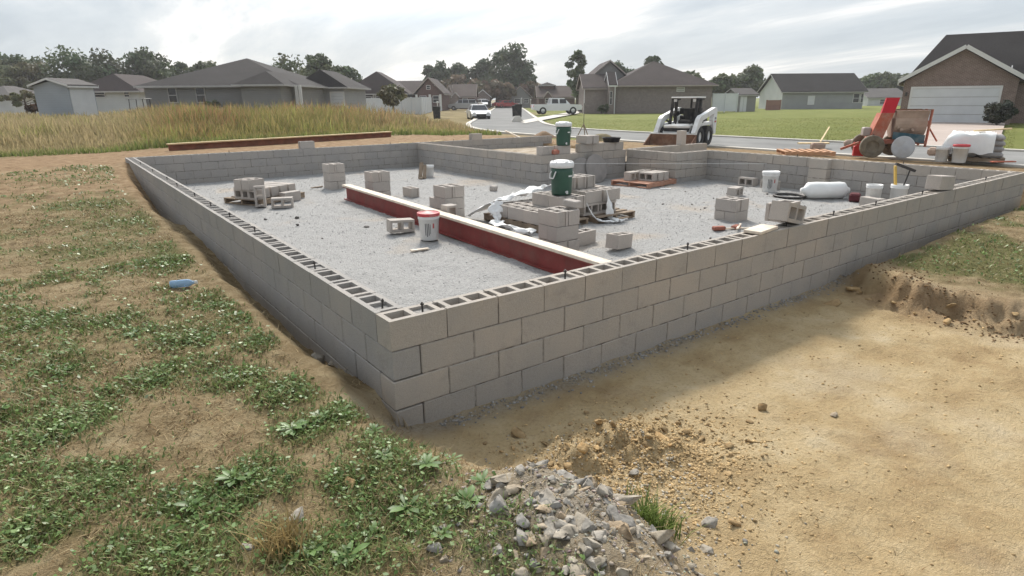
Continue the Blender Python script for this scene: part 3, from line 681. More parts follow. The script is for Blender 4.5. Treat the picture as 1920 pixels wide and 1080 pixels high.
# discs leaning on the garage wall
for i, (x, y, rr, lb) in enumerate([(9.02, 7.93, .33, 'left round grey disc leaning against the inner block wall'), (9.44, 7.86, .36, 'right round grey disc overlapping its neighbour against the inner wall')]):
    m = MB().lathe([(0, -.02), (rr*.93, -.02), (rr, -.012), (rr, .012), (rr*.93, .02), (0, .03)], 28)
    o = m.build('mortar_board', M['grey_disc'], None, False, (x, y, FL+rr*.97-.02), (R(76), 0, R(-6+8*i))); tag(o, lb, 'disc')

# coolers
def cooler(loc, s, label, face):
    r = empty('drink_cooler', loc, face); tag(r, label, 'cooler', 'green drink coolers'); r.scale = (s, s, s)
    MB().lathe([(0, 0), (.158, 0), (.168, .012), (.172, .05), (.185, .38), (.185, .46), (0, .46)], 28).build('body', M['green_plastic'], r, True)
    l = MB().lathe([(.186, .455), (.204, .46), (.207, .50), (.200, .545), (.180, .555), (.176, .548), (.14, .548), (.12, .575), (.05, .58), (0, .58)], 28).build('lid', M['white_plastic'], r, True)
    for k in range(6): a = k*math.pi/3; MB().cbox(.15*math.cos(a)-.03, .15*math.cos(a)+.03, .15*math.sin(a)-.03, .15*math.sin(a)+.03, .545, .566, .008).build('lid_lug', M['white_plastic'], l)
    for a in (R(-75), R(105)):
        d = Vector((math.cos(a), math.sin(a), 0)); tt = Vector((-d.y, d.x, 0)); c = d*.178
        pts = [c+tt*.055+Vector((0, 0, .40)), c+tt*.06+d*.03+Vector((0, 0, .36)), c+tt*.045+d*.05+Vector((0, 0, .29)), c-tt*.045+d*.05+Vector((0, 0, .29)), c-tt*.06+d*.03+Vector((0, 0, .36)), c-tt*.055+Vector((0, 0, .40))]
        MB().path(pts, .011, 7).build('handle', M['white_plastic'], r)
    sp_ = MB(); sp_.tube((.165, 0, .06), (.215, 0, .06), .016, n=10).box(.20, .225, -.014, .014, .035, .085); sp_.build('spigot', M['white_plastic'], r)
    pts = []; m = MB()
    for i in range(4):
        t0, t1 = R(12+i*7), R(19+i*7); m.quad(*[(.1855*math.cos(q), .1855*math.sin(q), z) for q, z in ((t0, .31), (t1, .31), (t1, .335), (t0, .335))])
    m.build('printed_label', M['print_white'], r)
    return r

# wrapped pallet of blocks in the middle
PR = R(2)
pc = (5.28, 4.72)
pallet((pc[0]-.33, pc[1]+.02, FL), R(90)+PR, M['wood_old'], 'weathered pallet under the block pile with torn wrap', 1.5, 1.05)
pallet((pc[0]+.83, pc[1]-.15, FL), R(90)+PR, M['wood_old'], 'dark pallet under the right end of the block pile', 1.2, .95)
zp = FL+.12
BG = 'blocks stacked on the wrapped pallets'
LBL = 'concrete block with open cores in the pile around the green cooler'
def row(xs, ys, z, mode='up', rz=0, skip=(), LBL=LBL, BG=BG):
    for i, x in enumerate(xs):
        for j, y in enumerate(ys):
            if (i, j) in skip: continue
            block((pc[0]+x+random.uniform(-.008, .008), pc[1]+y+random.uniform(-.008, .008), z), rz+PR+random.uniform(-.02, .02), mode, LBL, BG, me=LB1)
row([-.74, -.53, -.32, -.11], [-.52, -.10, .32], zp, rz=R(90), LBL='open-core block in the low bed at the left of the pile', BG='low bed of the block pile')
row([.45, .85, 1.10], [-.45, -.24, -.03, .18], zp, 'side', R(0), skip=[(2, 0), (2, 1), (2, 2), (2, 3)], LBL='side-laid block with dark cores in the bottom layer of the pile', BG='bottom layer of the block pile')
row([.50, .92], [-.45, -.24, -.03, .18], zp+.2, rz=0, LBL='block in the second layer at the right of the pile', BG='second layer of the block pile')
row([-.30, -.06], [-.62, -.20], zp+.2, rz=R(90), LBL='block directly under or beside the nearer green cooler', BG='blocks under the nearer cooler')
row([.32, .55, .78], [.02], zp+.4, rz=R(90), LBL='topmost block of the pile, just right of the cooler', BG='topmost blocks of the pile')
cooler((pc[0]-.18, pc[1]-.48, zp+.4), .95, 'green drink cooler with white lid standing on the block pile', R(255))
block((4.50, 3.10, FL-.01), R(5), 'up', 'single block standing upright behind the nearest pier', me=LB1)
block((4.66, 2.52, FL+.02), R(14), 'up', 'loose block lying alone on the gravel right of the nearest pier', me=LB, tilt=R(6))
block((4.70, 8.72, FL), R(90), 'up', 'small-looking block on the gravel beyond the beam, between two piers', me=LB1)
block((4.42, 7.05, FL), R(88), 'up', 'block set down just left of the bucket-side pier', me=LB)
block((2.78, 5.42, FL+.02), R(-8), 'side', 'block on its side under the near edge of the red beam', me=LB, tilt=R(3))
block((3.52, 5.15, FL), R(90), 'end', 'block standing on end behind the red-lidded bucket', me=LB)
block((10.05, 4.30, FL), R(12), 'side', 'upper block of two by the white striped bucket, cores showing', me=LB, z=FL+.0)
block((11.72, 5.08, FL), R(90), 'side', 'block leaning against the foot of the right wall', me=LB)
block((11.62, 4.45, FL), R(80), 'side', 'block with two dark cores beside the striped bucket', me=LB)
block((10.75, 1.85, FL), R(75), 'side', 'pale block in front of the two mortar buckets', me=LBS)
# sheet of torn wrap: crumpled film draped on the low bed and trailing on the ground
def film(name, path, wid, label, seed, mat='film', crump=.05, n=70, k=9):
    P = np.array([p for p in dense(path, 12)]); n = len(P); V = []; rg = np.random.default_rng(seed)
    ph = rg.uniform(0, 6, 4)
    for i in range(n):
        t = P[min(i+1, n-1)]-P[max(i-1, 0)]; t = t/np.linalg.norm(t); s = np.array([-t[1], t[0], 0]); s /= (np.linalg.norm(s)+1e-6)
        ww = wid*(.55+.25*math.sin(i*.23+ph[0])+.2*math.sin(i*.61+ph[3]))
        for j in range(k):
            u = (j/(k-1)-.5); V.append(P[i]+s*u*ww+np.array([0, 0, crump*(math.sin(i*.5+j*.9+ph[1])+math.sin(i*.33-j*1.3+ph[2]))*.5+crump*.6+rg.uniform(-.006, .006)]))
    I = np.arange(n*k).reshape(n, k); F = np.stack([I[:-1, :-1], I[1:, :-1], I[1:, 1:], I[:-1, 1:]], -1).reshape(-1, 4)
    o = mobj(name, bigmesh(name, np.array(V), F, M[mat], None, True)); s_ = o.modifiers.new('solid', 'SOLIDIFY'); s_.thickness = .004
    return tag(o, label, 'wrap')
ZB = zp+.2
film('torn_wrap', [(pc[0]-1.02, pc[1]+1.0, ZB-.28), (pc[0]-.8, pc[1]+.52, ZB+.0), (pc[0]-.35, pc[1]+.55, ZB+.06), (pc[0]+.1, pc[1]+.60, ZB+.12), (pc[0]+.45, pc[1]+.62, ZB+.16)], .42, 'white torn plastic wrap heaped along the back of the block pile', 3, crump=.035)
film('torn_wrap', [(pc[0]-.86, pc[1]+.38, ZB+.03), (pc[0]-.93, pc[1]+.30, ZB-.10), (pc[0]-.97, pc[1]+.22, FL+.10), (pc[0]-1.08, pc[1]+.05, FL+.05), (pc[0]-1.12, pc[1]-.35, FL+.06), (pc[0]-1.02, pc[1]-.80, FL+.04)], .30, 'white plastic wrap hanging off the low pallet corner onto the gravel', 4, crump=.035)
film('torn_wrap', [(pc[0]+.72, pc[1]-.62, ZB+.17), (pc[0]+.75, pc[1]-.66, ZB-.05), (pc[0]+.74, pc[1]-.72, FL+.05), (pc[0]+.70, pc[1]-.95, FL+.03)], .22, 'white wrap hanging down the right side of the block pile', 5, crump=.03)
film('torn_wrap', [(pc[0]+.22, pc[1]-.66, ZB+.02), (pc[0]+.34, pc[1]-.75, ZB-.22), (pc[0]+.55, pc[1]-.86, FL+.03), (pc[0]+.95, pc[1]-.90, FL+.03)], .14, 'thin white wrap pooled on the gravel below the right pallet', 6, crump=.02)
MB().cbox(-.1, .1, -.1, .1, 0, .09, .01).build('chunk', M['cmu_loose'], None, False, (4.17, 2.97, FL+.585), (.1, .05, .4))
bpy.data.objects['chunk'].name = 'broken_block'; tag(bpy.data.objects['broken_block'], 'small broken block piece lying on top of the nearest pier', 'block')

# left pallet of blocks
pl = (1.98, 10.22)
pallet((pl[0]+.06, pl[1]-.03, FL), R(28), M['wood_old'], 'weathered pallet under the blocks at the back left', 1.25, 1.0)
for i in range(4):
    for j in range(2):
        c, s = math.cos(R(28)), math.sin(R(28)); u, v = -.32+i*.24+.06, -.22+j*.42
        block((pl[0]+u*c-v*s, pl[1]+u*s+v*c, zp), R(28+90)+random.uniform(-.02, .02), 'up', 'block in the flat top layer on the back-left pallet', 'blocks on the back-left pallet', me=LBS)
for i, (u, v) in enumerate([(-.50, -.30), (-.50, -.09)]):
    c, s = math.cos(R(28)), math.sin(R(28))
    block((pl[0]+u*c-v*s, pl[1]+u*s+v*c, zp), R(28)+R(90), 'side', 'block lying on its side at the left end of the back-left pallet', 'side-laid blocks on the back-left pallet', me=LB)
    block((pl[0]+(u+.04)*c-v*s, pl[1]+(u+.04)*s+v*c, zp+.2), R(28), 'up', 'upper block stacked at the left end of the back-left pallet', 'upper blocks on the back-left pallet', me=LB)
block((1.72, 9.35, FL+.02), R(70), 'end', 'block standing on end before the back-left pallet', me=LB, tilt=R(4))
block((2.05, 9.05, FL), R(-22), 'side', 'block on its side showing its arches, before the back-left pallet', me=LB)
block((2.43, 9.78, FL), R(20), 'side', 'block tucked against the front of the back-left pallet', me=LBS)
# red pallet with blocks
pallet((10.02, 6.80, FL), R(8), M['wood_red'], 'reddish pallet carrying a few blocks before the return wall', 1.25, 1.05)
for k, (x, y, rz, md) in enumerate([(9.75, 6.95, R(8), 'side'), (10.12, 6.58, R(98), 'side'), (10.34, 6.60, R(98), 'side'), (10.20, 7.00, R(8), 'up'), (9.92, 6.60, R(98), 'side')]):
    block((x, y, zp), rz, md, 'block laid on the reddish pallet', 'blocks on the reddish pallet', me=LB)
# blocks resting on walls
block((4.62, .12, 0), R(4), 'side', 'tilted block resting on top of the front wall, dark core facing out', me=LB, tilt=R(13), z=.03)
block((4.95, .36, -.06), R(4), 'up', 'second block behind the tilted block on the front wall', me=LB1, z=-.02)
block((8.62, .11, 0), R(-6), 'side', 'block set on the front wall top near the tool bucket', me=LBS, tilt=R(4), z=.012)
block((4.42, 14.36, 0), 0, 'up', 'single block sitting on the far back wall before the beam', me=LB1, z=.002)
block((10.12, 14.33, 0), 0, 'up', 'single block on the back wall beyond the garage fill', me=LB1, z=.002)
block((13.10, 8.19, 0), R(90), 'end', 'block standing on end on the porch wall before the loader', me=LBS, z=.002)
block((8.12, 8.28, 0), R(5), 'up', 'block at the outer end of the short inner wall top', me=LB, z=.002)
block((8.62, 8.25, 0), R(0), 'up', 'block under the farther green cooler', me=LB1, z=.002)
block((9.32, 8.20, 0), R(90), 'up', 'lower block of the two stacked on the raised course, left', me=LBS, z=.213)
block((9.54, 8.20, 0), R(90), 'up', 'block on the raised course beside the round tub', me=LBS, z=.213)
tb = MB().cbox(-.11, .11, -.07, .07, 0, .11, .02).build('tool_pouch', M['mix_red'], None, False, (8.36, 8.2, .0), (0, 0, .2)); tag(tb, 'red tool pouch on the inner wall below the farther cooler', 'pouch')
cooler((8.66, 8.24, .197), .98, 'second green drink cooler up on the inner block wall', R(250))
tu = MB().lathe([(0, .0), (.20, 0), (.23, .10), (.245, .105), (.245, .12), (.225, .12), (.2, .015), (0, .015)], 28).build('mortar_tub', M['black'], None, True, (10.30, 8.22, .205)); tag(tu, 'shallow dark round tub on the raised course of the inner wall', 'tub')
# bricks and trowel near the low pier
for i, (x, y, rz) in enumerate([(6.82, 2.42, R(-25)), (7.10, 2.30, R(15))]):
    o = MB().cbox(-.10, .10, -.05, .05, 0, .06, .012).build('clay_brick', M['clay_brick'], None, False, (x, y, FL), (0, 0, rz)); tag(o, ['red clay brick on the gravel nearer the nearest pier', 'red clay brick on the gravel beside the tools'][i], 'brick')
t = empty('wood_stakes', (7.0, 2.2, FL)); tag(t, 'crossed pale wooden stakes on the gravel by the clay bricks', 'stakes')
MB().bar((-.15, .2, .02), (.22, -.08, .03), .03, .02).build('stake', M['wood_white'], t); MB().bar((-.1, -.05, .05), (.3, .15, .05), .03, .02).build('stake', M['wood_white'], t)
o = MB().cbox(-.2, .2, -.09, .09, 0, .03, .004).build('mortar_hawk', M['wood_white'], None, False, (4.12, .10, .004), (0, 0, R(8))); tag(o, 'pale flat board lying on the front wall beside the tilted block', 'board')
# garage sticks
o = MB().bar(at(947, 245, -.05), at(1005, 272, -.32), .05, .04).build('wood_stake', M['wood_white']); tag(o, 'long pale stake leaning in the garage fill', 'stake')
o = MB().bar((8.5, 14.36, .004), (8.9, 14.37, .02), .09, .03).build('wood_offcut', M['wood_yellow']); tag(o, 'yellowish offcut on top of the back wall near the inner corner', 'offcut')
o = MB().bar((7.35, 14.45, .006), (7.75, 14.40, .006), .08, .03).build('wood_offcut', M['wood_yellow']); tag(o, 'pale offcut lying on the back wall left of the inner corner', 'offcut')
# scraps on the gravel
for i, (px, py, sx, lb) in enumerate([(787, 470, .14, 'scrap of pale wood on open gravel near the bucket'), (1000, 545, .1, 'flat pale scrap near the front wall on the gravel'), (1248, 355, .12, 'white scrap on the gravel before the reddish pallet'), (594, 352, .15, 'dark splinter board by the farthest pier'), (645, 345, .16, 'brown board scrap right of the farthest pier')]):
    p = at(px, py, FL); o = MB().cbox(-sx, sx, -.03, .03, 0, .02, .004).build('scrap_wood', M['wood_white'] if i in (0, 1) else (M['film'] if i == 2 else M['wood_old']), None, False, (p.x, p.y, FL+.005), (.02, .03, i*1.1)); tag(o, lb, 'scrap')
p = at(925, 358, FL)
o = MB().cbox(-.09, .09, -.07, .07, 0, .12, .02).build('broken_block', M['cmu_loose'], None, False, (p.x, p.y, FL), (.1, 0, .5)); tag(o, 'small broken block lump on the gravel before the inner wall', 'block')
ml = MB().path([Vector((8.05, 8.02, -.18)), Vector((11.5, 5.2, -.2)), Vector((11.97, 4.8, -.2))], .003, 4).build('mason_line', M['film']); tag(ml, 'thin white string line stretched from the inner wall to the right wall', 'string')

# blue bottle in the grass
p = at(320, 533, -.38); zb = Hz(p.x, p.y)
bt = MB().lathe([(0, 0), (.030, .0), (.034, .01), (.034, .05), (.031, .06), (.034, .07), (.034, .14), (.030, .16), (.014, .19), (.013, .205), (0, .205)], 18)
o = bt.build('plastic_bottle', M['bottle'], None, True, (p.x, p.y, zb+.035), (0, R(86), R(-32))); tag(o, 'crushed blue plastic bottle lying in the weeds on the left bank', 'bottle'); o.scale = (1.1, .8, 1.1)
c_ = MB().lathe([(0, .205), (.016, .205), (.016, .225), (0, .225)], 12).build('cap', M['white_plastic'], o)

# ------------------------------------------------------------------ skid loader
def wheel(root, c, r, wd, ax='y', tyre='black', rim='loader_white', n=22):
    t = MB().lathe([(r*.55, -wd/2), (r*.92, -wd/2), (r, -wd*.36), (r, wd*.36), (r*.92, wd/2), (r*.55, wd/2), (r*.5, wd*.3), (r*.5, -wd*.3), (r*.55, -wd/2)], n)
    rot = (R(90), 0, 0) if ax == 'y' else (0, R(90), 0)
    o = t.build('wheel', M[tyre], root, False, c, rot)
    MB().lathe([(0, wd*.25), (r*.2, wd*.28), (r*.42, wd*.22), (r*.52, wd*.34), (r*.56, wd*.42)], n).build('rim', M[rim], o, True)
    MB().lathe([(r*.56, -wd*.42), (r*.52, -wd*.34), (r*.42, -wd*.22), (r*.2, -wd*.28), (0, -wd*.25)], n).build('rim', M[rim], o, True)
    return o
lp = at(1300, 274, -.44)
ld = empty('skid_loader', (lp.x-.15, lp.y+.35, -.43), R(199)); ld.scale = (1.08, 1.06, .95); tag(ld, 'white skid loader with black cage and rusty bucket parked on the street', 'loader')
for x in (-.48, .48):
    for y in (-.62, .62): wheel(ld, (x, y, .38), .38, .27)
MB().prism([(-.95, .30), (.80, .30), (.86, .55), (.62, .80), (-.98, .92), (-1.02, .45)], -.46, .46).build('chassis', M['loader_white'], ld)
MB().box(.60, .84, -.44, .44, .56, .70).build('front_grille', M['black'], ld)
MB().cbox(.50, .84, -.46, .46, .70, .82, .03).build('front_step', M['loader_white'], ld)
MB().prism([(-1.15, .45), (-.62, .45), (-.62, 1.12), (-.95, 1.16), (-1.15, .95)], -.42, .42).build('engine_cover', M['black'], ld)
for y in (-.43, .43):
    MB().bar((.30, y, .82), (.10, y, 1.80), .09, .07).build('cage_post', M['black'], ld); MB().bar((-.55, y, .95), (-.55, y, 1.80), .09, .07).build('cage_post', M['black'], ld)
    MB().bar((-.20, y, .85), (-.22, y, 1.80), .08, .12).build('cage_post', M['black'], ld); MB().bar((.12, y, 1.76), (-.57, y, 1.76), .05, .06).build('cage_rail', M['black'], ld)
    MB().bar((-.55, y, 1.24), (-.02, y, 1.14), .04, .18).build('side_screen', M['black'], ld)
MB().box(-.57, -.53, -.40, .40, 1.18, 1.42).box(-.57, -.53, -.03, .03, 1.42, 1.78).build('rear_screen', M['black'], ld)
MB().cbox(-.64, .22, -.48, .48, 1.80, 1.85, .02).build('cab_roof', M['loader_white'], ld)
for y in (-.34, .34): MB().cbox(.10, .18, y-.05, y+.05, 1.66, 1.76, .015).build('headlight', M['trim'], ld)
MB().cbox(-.45, .05, -.24, .24, .84, .98, .03).cbox(-.50, -.38, -.22, .22, .98, 1.42, .03).build('seat', M['black'], ld)
for y in (-.26, .26): MB().tube((.22, y, .80), (.16, y, 1.14), .018).build('control_lever', M['dark_metal'], ld)
for y, s in ((-.66, -1), (.66, 1)):
    a0, a1 = y-.07, y+.07
    MB().prism([(-1.24, .42), (-1.02, .42), (-.80, .98), (-1.0, 1.42), (-1.20, 1.42), (-1.26, 1.30)], a0, a1).build('rear_upright', M['loader_white'], ld)
    MB().prism([(-1.0, 1.44), (-1.18, 1.44), (-1.2, 1.34), (-1.0, 1.24), (.30, .98), (.52, .80), (.86, .42), (1.04, .42), (1.02, .56), (.66, 1.06), (.48, 1.16), (.20, 1.20)], a0-.004, a1+.004).build('lift_arm', M['loader_white'], ld)
    MB().tube((-.72, y*.9, .70), (.25, y*.9, .98), .035).build('lift_cylinder', M['dark_metal'], ld)
    MB().prism([(-.9, .78), (.40, .78), (.40, .86), (-.9, .92)], y-.16 if s > 0 else y-.02, y+.02 if s > 0 else y+.16).build('fender', M['loader_white'], ld)
    for k in range(3): MB().box(-1.19+k*.06, -1.15+k*.06, y+s*.0715-.001, y+s*.0715+.001, .98, 1.06).build('printed_digit', M['print'], ld)
    MB().box(-1.20, -1.00, y+s*.0715-.001, y+s*.0715+.001, .86, .93).build('printed_stripe', M['print_red'], ld)
bk = MB(); W2 = .80
sec = [(1.10, .50), (1.12, .12), (1.22, .04), (1.86, .02)]
for (x0, z0), (x1, z1) in zip(sec[:-1], sec[1:]): bk.bar((x0, -W2, 0), (x0, W2, 0), .001, .001) if False else bk.hexa([(x0, -W2, z0), (x0+.0, W2, z0), (x1, W2, z1), (x1, -W2, z1), (x0-.02, -W2, z0-.02), (x0-.02, W2, z0-.02), (x1-.0, W2, z1-.03), (x1, -W2, z1-.03)])
bkt = bk.build('bucket', M['rust'], ld)
for y in (-W2, W2): MB().prism([(1.08, .50), (1.10, .08), (1.22, .01), (1.86, .0), (1.70, .12)], y-.015, y+.015).build('side_plate', M['rust'], bkt)
MB().box(1.05, 1.13, -W2, W2, .495, .53).build('top_lip', M['loader_white'], bkt)
for y in (-.55, .55): MB().box(.90, 1.10, y-.06, y+.06, .12, .46).build('bracket', M['dark_metal'], bkt)

# ------------------------------------------------------------------ mortar mixer (image right = local x)
FACE = YAW-R(90)
FR = R(-33)
mp_ = at(1688, 293, -.30); MZ = -.33
mx_ = empty('mortar_mixer', (mp_.x-.13, mp_.y+.1, MZ), FACE-R(16)); tag(mx_, 'red mortar mixer with caked drum and tall red hood beside the street', 'mixer')
m = MB(); seg = 14
m.tube((-.16, .18, .90), (.60, .18, .90), .37, n=28).build('drum', M['mix_drum'], mx_)
MB().hexa([(-.16, -.16, 1.05), (.60, -.16, 1.05), (.60, .52, 1.05), (-.16, .52, 1.05), (-.17, -.18, 1.24), (.62, -.18, 1.24), (.62, .54, 1.24), (-.17, .54, 1.24)]).build('drum_hopper', M['mix_drum'], mx_)
g = MB()
for k in range(7): x = -.18+k*.135; g.bar((x, -.2, 1.26), (x, .56, 1.26), .02, .02)
for y in (-.2, .56): g.bar((-.2, y, 1.265), (.64, y, 1.265), .025, .03)
g.build('safety_grate', M['rust'], mx_)
MB().hexa([(-.72, -.10, .50), (-.40, -.14, .50), (-.40, .40, .50), (-.72, .40, .50), (-.52, -.10, 1.18), (-.22, -.14, 1.18), (-.22, .34, 1.18), (-.52, .34, 1.18)]).build('engine_hood', M['mix_red'], mx_)
MB().hexa([(-.515, -.10, 1.185), (-.215, -.14, 1.185), (-.215, .05, 1.185), (-.515, .05, 1.185), (-.45, -.10, 1.58), (-.14, -.14, 1.58), (-.14, -.02, 1.58), (-.45, -.02, 1.58)]).build('raised_cover', M['mix_bright'], mx_)
MB().cbox(-.86, -.66, 0, .3, .56, .80, .03).build('engine_block', M['trim_tan'], mx_)
MB().hexa([(-.20, -.30, .52), (.56, -.30, .40), (.56, -.24, .40), (-.20, -.24, .52), (-.20, -.30, .70), (.56, -.30, .62), (.56, -.24, .62), (-.20, -.24, .70)]).build('belt_guard', M['mix_blue'], mx_)
MB().bar((-.70, .15, .42), (.66, .15, .42), .10, .10).bar((-.70, -.15, .42), (.66, -.15, .42), .06, .08).build('frame_rail', M['mix_red'], mx_)
MB().bar((.66, -.10, .30), (.70, -.05, 1.28), .05, .05).bar((.66, .45, .30), (.70, .42, 1.28), .05, .05).build('side_frame', M['mix_red'], mx_)
MB().tube((.64, .18, .90), (.78, .18, .90), .08, n=12).build('drum_bearing', M['mix_red'], mx_)
MB().bar((.70, .2, .9), (.92, -.1, .45), .03, .03).build('dump_handle', M['mix_red'], mx_)
for y in (-.34, .62): wheel(mx_, (-.68, y, .31), .30, .16, 'y', 'tan_tyre', 'tan_tyre')
dc = MB().lathe([(0, -.03), (.27, -.03), (.295, -.015), (.295, .02), (.27, .03), (.05, .05), (0, .05)], 28).build('wheel_cover', M['disc_pale'], mx_, False, (.04, -.46, .31), (R(82), 0, R(8)))
wheel(mx_, (.05, .60, .30), .29, .16, 'y', 'tan_tyre', 'tan_tyre')
for k in range(9):
    a = random.uniform(0, 6.28); MB().lathe([(0, -.02), (.06, 0), (.04, .03), (0, .04)], 7).build('mortar_splash', M['mix_drum'], mx_, True, (random.uniform(-.1, .55), .18-.37*math.cos(a*.2), .90+.36*math.sin(a*.2-.6)), (R(80), 0, a))
MB().path([(-.62, -.12, .62), (-.78, -.2, .5), (-.6, -.28, .36), (-.3, -.3, .34)], .014, 6).build('hose', M['black'], mx_)
MB().bar((-.9, .15, .38), (-1.35, .1, .20), .06, .06).build('tow_bar', M['mix_red'], mx_)
MB().tube((.05, -.34, .31), (.05, .55, .31), .03).build('axle', M['dark_metal'], mx_)
p = at(1608, 290, -.30)
jc = empty('jerry_can', (p.x, p.y, -.33), FACE-R(20)); tag(jc, 'red fuel can standing left of the mixer wheel', 'can')
MB().prism([(-.13, 0), (.13, 0), (.13, .24), (.02, .34), (-.05, .34), (-.13, .25)], -.09, .09).build('body', M['can_red'], jc); MB().bar((-.06, 0, .35), (.06, 0, .39), .03, .03).bar((.05, 0, .31), (.06, 0, .39), .03, .03).build('handle', M['can_red'], jc); MB().tube((-.09, 0, .28), (-.14, 0, .38), .022).build('spout', M['can_red'], jc)
p = at(1590, 272, -.38)
o = MB().lathe([(0, 0), (.12, 0), (.16, .12), (.10, .22), (0, .24)], 10).build('scrap_heap', M['mix_drum'], None, True, (p.x, p.y, -.42)); tag(o, 'rusty lump lying behind the red fuel can', 'lump')
for i, (px, py, rz) in enumerate([(1748, 290, .3)]):
    p = at(px, py, -.32); o = MB().cbox(-.22, .22, -.13, .13, 0, .22, .06).build('mortar_sack', M['mix_drum'], None, False, (p.x, p.y, -.34), (0, 0, rz)); tag(o, 'brown sack slumped right of the mixer', 'sack')
# bags under plastic
p = at(1822, 300, -.30); bz = -.33
bgp = pallet((p.x+.2, p.y, bz), FACE-R(33), M['wood_old'], 'dark pallet under the plastic-wrapped cement bags', 1.15, .95)
for l in range(4):
    for k in range(2):
        c = Vector((p.x+.2, p.y, 0))+Vector((math.cos(FACE-R(33)), math.sin(FACE-R(33)), 0))*(-.27+.54*k)
        m = MB().cbox(-.25, .25, -.40, .40, 0, .135, .045); o = m.build('cement_bag', M['paper'], None, False, (c.x, c.y, bz+.12+l*.137), (0, 0, FACE-R(33)+random.uniform(-.05, .05))); tag(o, 'grey cement bag stacked under the white plastic cover', 'bag', 'cement bags under the plastic')
cen_ = Vector((p.x+.2, p.y, bz+.70)); ex_ = Vector((math.cos(FACE-R(33)), math.sin(FACE-R(33)), 0)); ey_ = Vector((-ex_.y, ex_.x, 0))
nn = 26; V = []
for i in range(nn):
    for j in range(nn):
        u = -.95+(i/(nn-1))*1.25; v = (j/(nn-1)-.5)*1.7
        ou = max(0, abs(u)-.56); ov = max(0, abs(v)-.46); dr = max(ou, ov); lim = .30+.10*math.sin(u*5+v*3)
        zz_ = -min(dr*1.25, lim+.25) + .02*math.sin(u*17+v*11)+.02*math.sin(v*23-u*7)
        uu = math.copysign(min(abs(u), .58+.22*ou+.03*math.sin(v*9)), u); vv = math.copysign(min(abs(v), .48+.22*ov+.03*math.sin(u*9)), v)
        if u < -.56: uu -= .30*ou
        V.append(cen_+ex_*uu+ey_*vv+Vector((0, 0, zz_)))
I = np.arange(nn*nn).reshape(nn, nn); F = np.stack([I[:-1, :-1], I[1:, :-1], I[1:, 1:], I[:-1, 1:]], -1).reshape(-1, 4)
o = mobj('plastic_cover', bigmesh('plastic_cover', np.array([list(q) for q in V]), F, M['film'], None, True)); tag(o, 'white plastic sheet draped over the stacked cement bags', 'cover')
o = MB().bar(cen_+ex_*-.15+Vector((0, 0, .05)), cen_+ex_*.62+Vector((0, 0, .12)), .16, .03).build('cover_board', M['wood_yellow']); tag(o, 'board weighing down the plastic over the cement bags', 'board')
p = at(1800, 302, -.30); bucket((p.x-.1, p.y, bz), 'white pail with a pink-red lid in front of the covered bags', 'lid_red', 1.15, False, handle=True, face=R(215))
MB().box(-.05, .05, -.0005, .0005, .22, .245)
p = at(1767, 300, -.30); bucket((p.x-.1, p.y, bz), 'lidless white pail between the mixer and the pink-lidded pail', None, 1.0, False, face=R(215))
p = at(1880, 305, -.28); o = MB().cbox(-.3, .3, -.06, .06, 0, .03, .008).build('red_board', M['mix_red'], None, False, (p.x, p.y, -.27), (0, 0, FR)); tag(o, 'red strip lying on the dirt at the right edge', 'strip')
# lumber left of the can
p = at(1515, 289, -.30); pallet((p.x+.2, p.y+.2, -.33), FACE-R(10), simple('orange_wood', (.50, .28, .16), .85, .2, 6), 'orange-brown pallet lying on the dirt by the street', 1.35, 1.1)
for i in range(4):
    q = at(1525, 268, -.22); d = Vector((math.cos(FACE), math.sin(FACE), 0)); e2 = Vector((-d.y, d.x, 0))
    o = MB().bar(q-d*(.5-.04*i)+e2*(i*.11), q+d*(.55+.05*i)+e2*(i*.11+.02), .09, .035).build('lumber', M['wood_yellow']); o.location.z = -.02; tag(o, 'yellow plank in the loose row behind the orange-brown pallet', 'plank', 'planks by the street')
q = at(1541, 280, -.30); o = MB().cbox(-.22, .22, -.12, .12, 0, .22, .05).build('mortar_sack', M['mix_drum'], None, False, (q.x+.5, q.y+.4, -.36), (0, 0, FACE)); tag(o, 'tan mortar sack among the planks by the street', 'sack')
o = MB().bar(at(1538, 266, -.30), at(1555, 238, .02), .05, .03).build('wood_stake', M['wood_yellow']); tag(o, 'yellow stake standing slanted behind the planks', 'stake')
# tripod by the garage
p = at(1094, 255, -.3); tr = empty('tripod', (p.x, p.y, -.4)); tag(tr, 'dark tripod with a thin mast beyond the block stack', 'tripod')
for k in range(3): a = k*2.1+.6; MB().tube((0, 0, .62), (.33*math.cos(a), .33*math.sin(a), 0), .022).build('leg', M['wood_old'], tr)
MB().tube((0, 0, .6), (0, 0, 1.5), .012).build('mast', M['dark_metal'], tr)
# soil heaps by the road
for i, (px, py, s, lb) in enumerate([(1020, 258, .8, 'low brown soil heap beyond the garage corner'), (1125, 262, .9, 'grassy soil heap left of the loader bucket')]):
    p = at(px, py, -.35); m = bpy.data.meshes.new('soil_heap'); V = []; F = []
    n = 18
    for a in range(n):
        for b_ in range(n):
            x, y = (a/(n-1)-.5)*3*s, (b_/(n-1)-.5)*2.2*s
            V.append((x, y, -.12+.50*s*math.exp(-(x*x/(.5*s)+y*y/(.35*s)))*(.7+.6*float(fbm(np.array([x*3+9*i]), np.array([y*3]), 3, 77)[0]))))
    for a in range(n-1):
        for b_ in range(n-1): F.append((a*n+b_, (a+1)*n+b_, (a+1)*n+b_+1, a*n+b_+1))
    m.from_pydata(V, [], F); m.materials.append(simple('heap_soil', (.19, .125, .075) if i == 0 else (.15, .12, .06), .97, .3, 3, .8, 14)); m.polygons.foreach_set('use_smooth', [True]*len(m.polygons))
    o = mobj('soil_heap', m, None, (p.x, p.y, -.38), (0, 0, FACE)); tag(o, lb, 'soil heap')

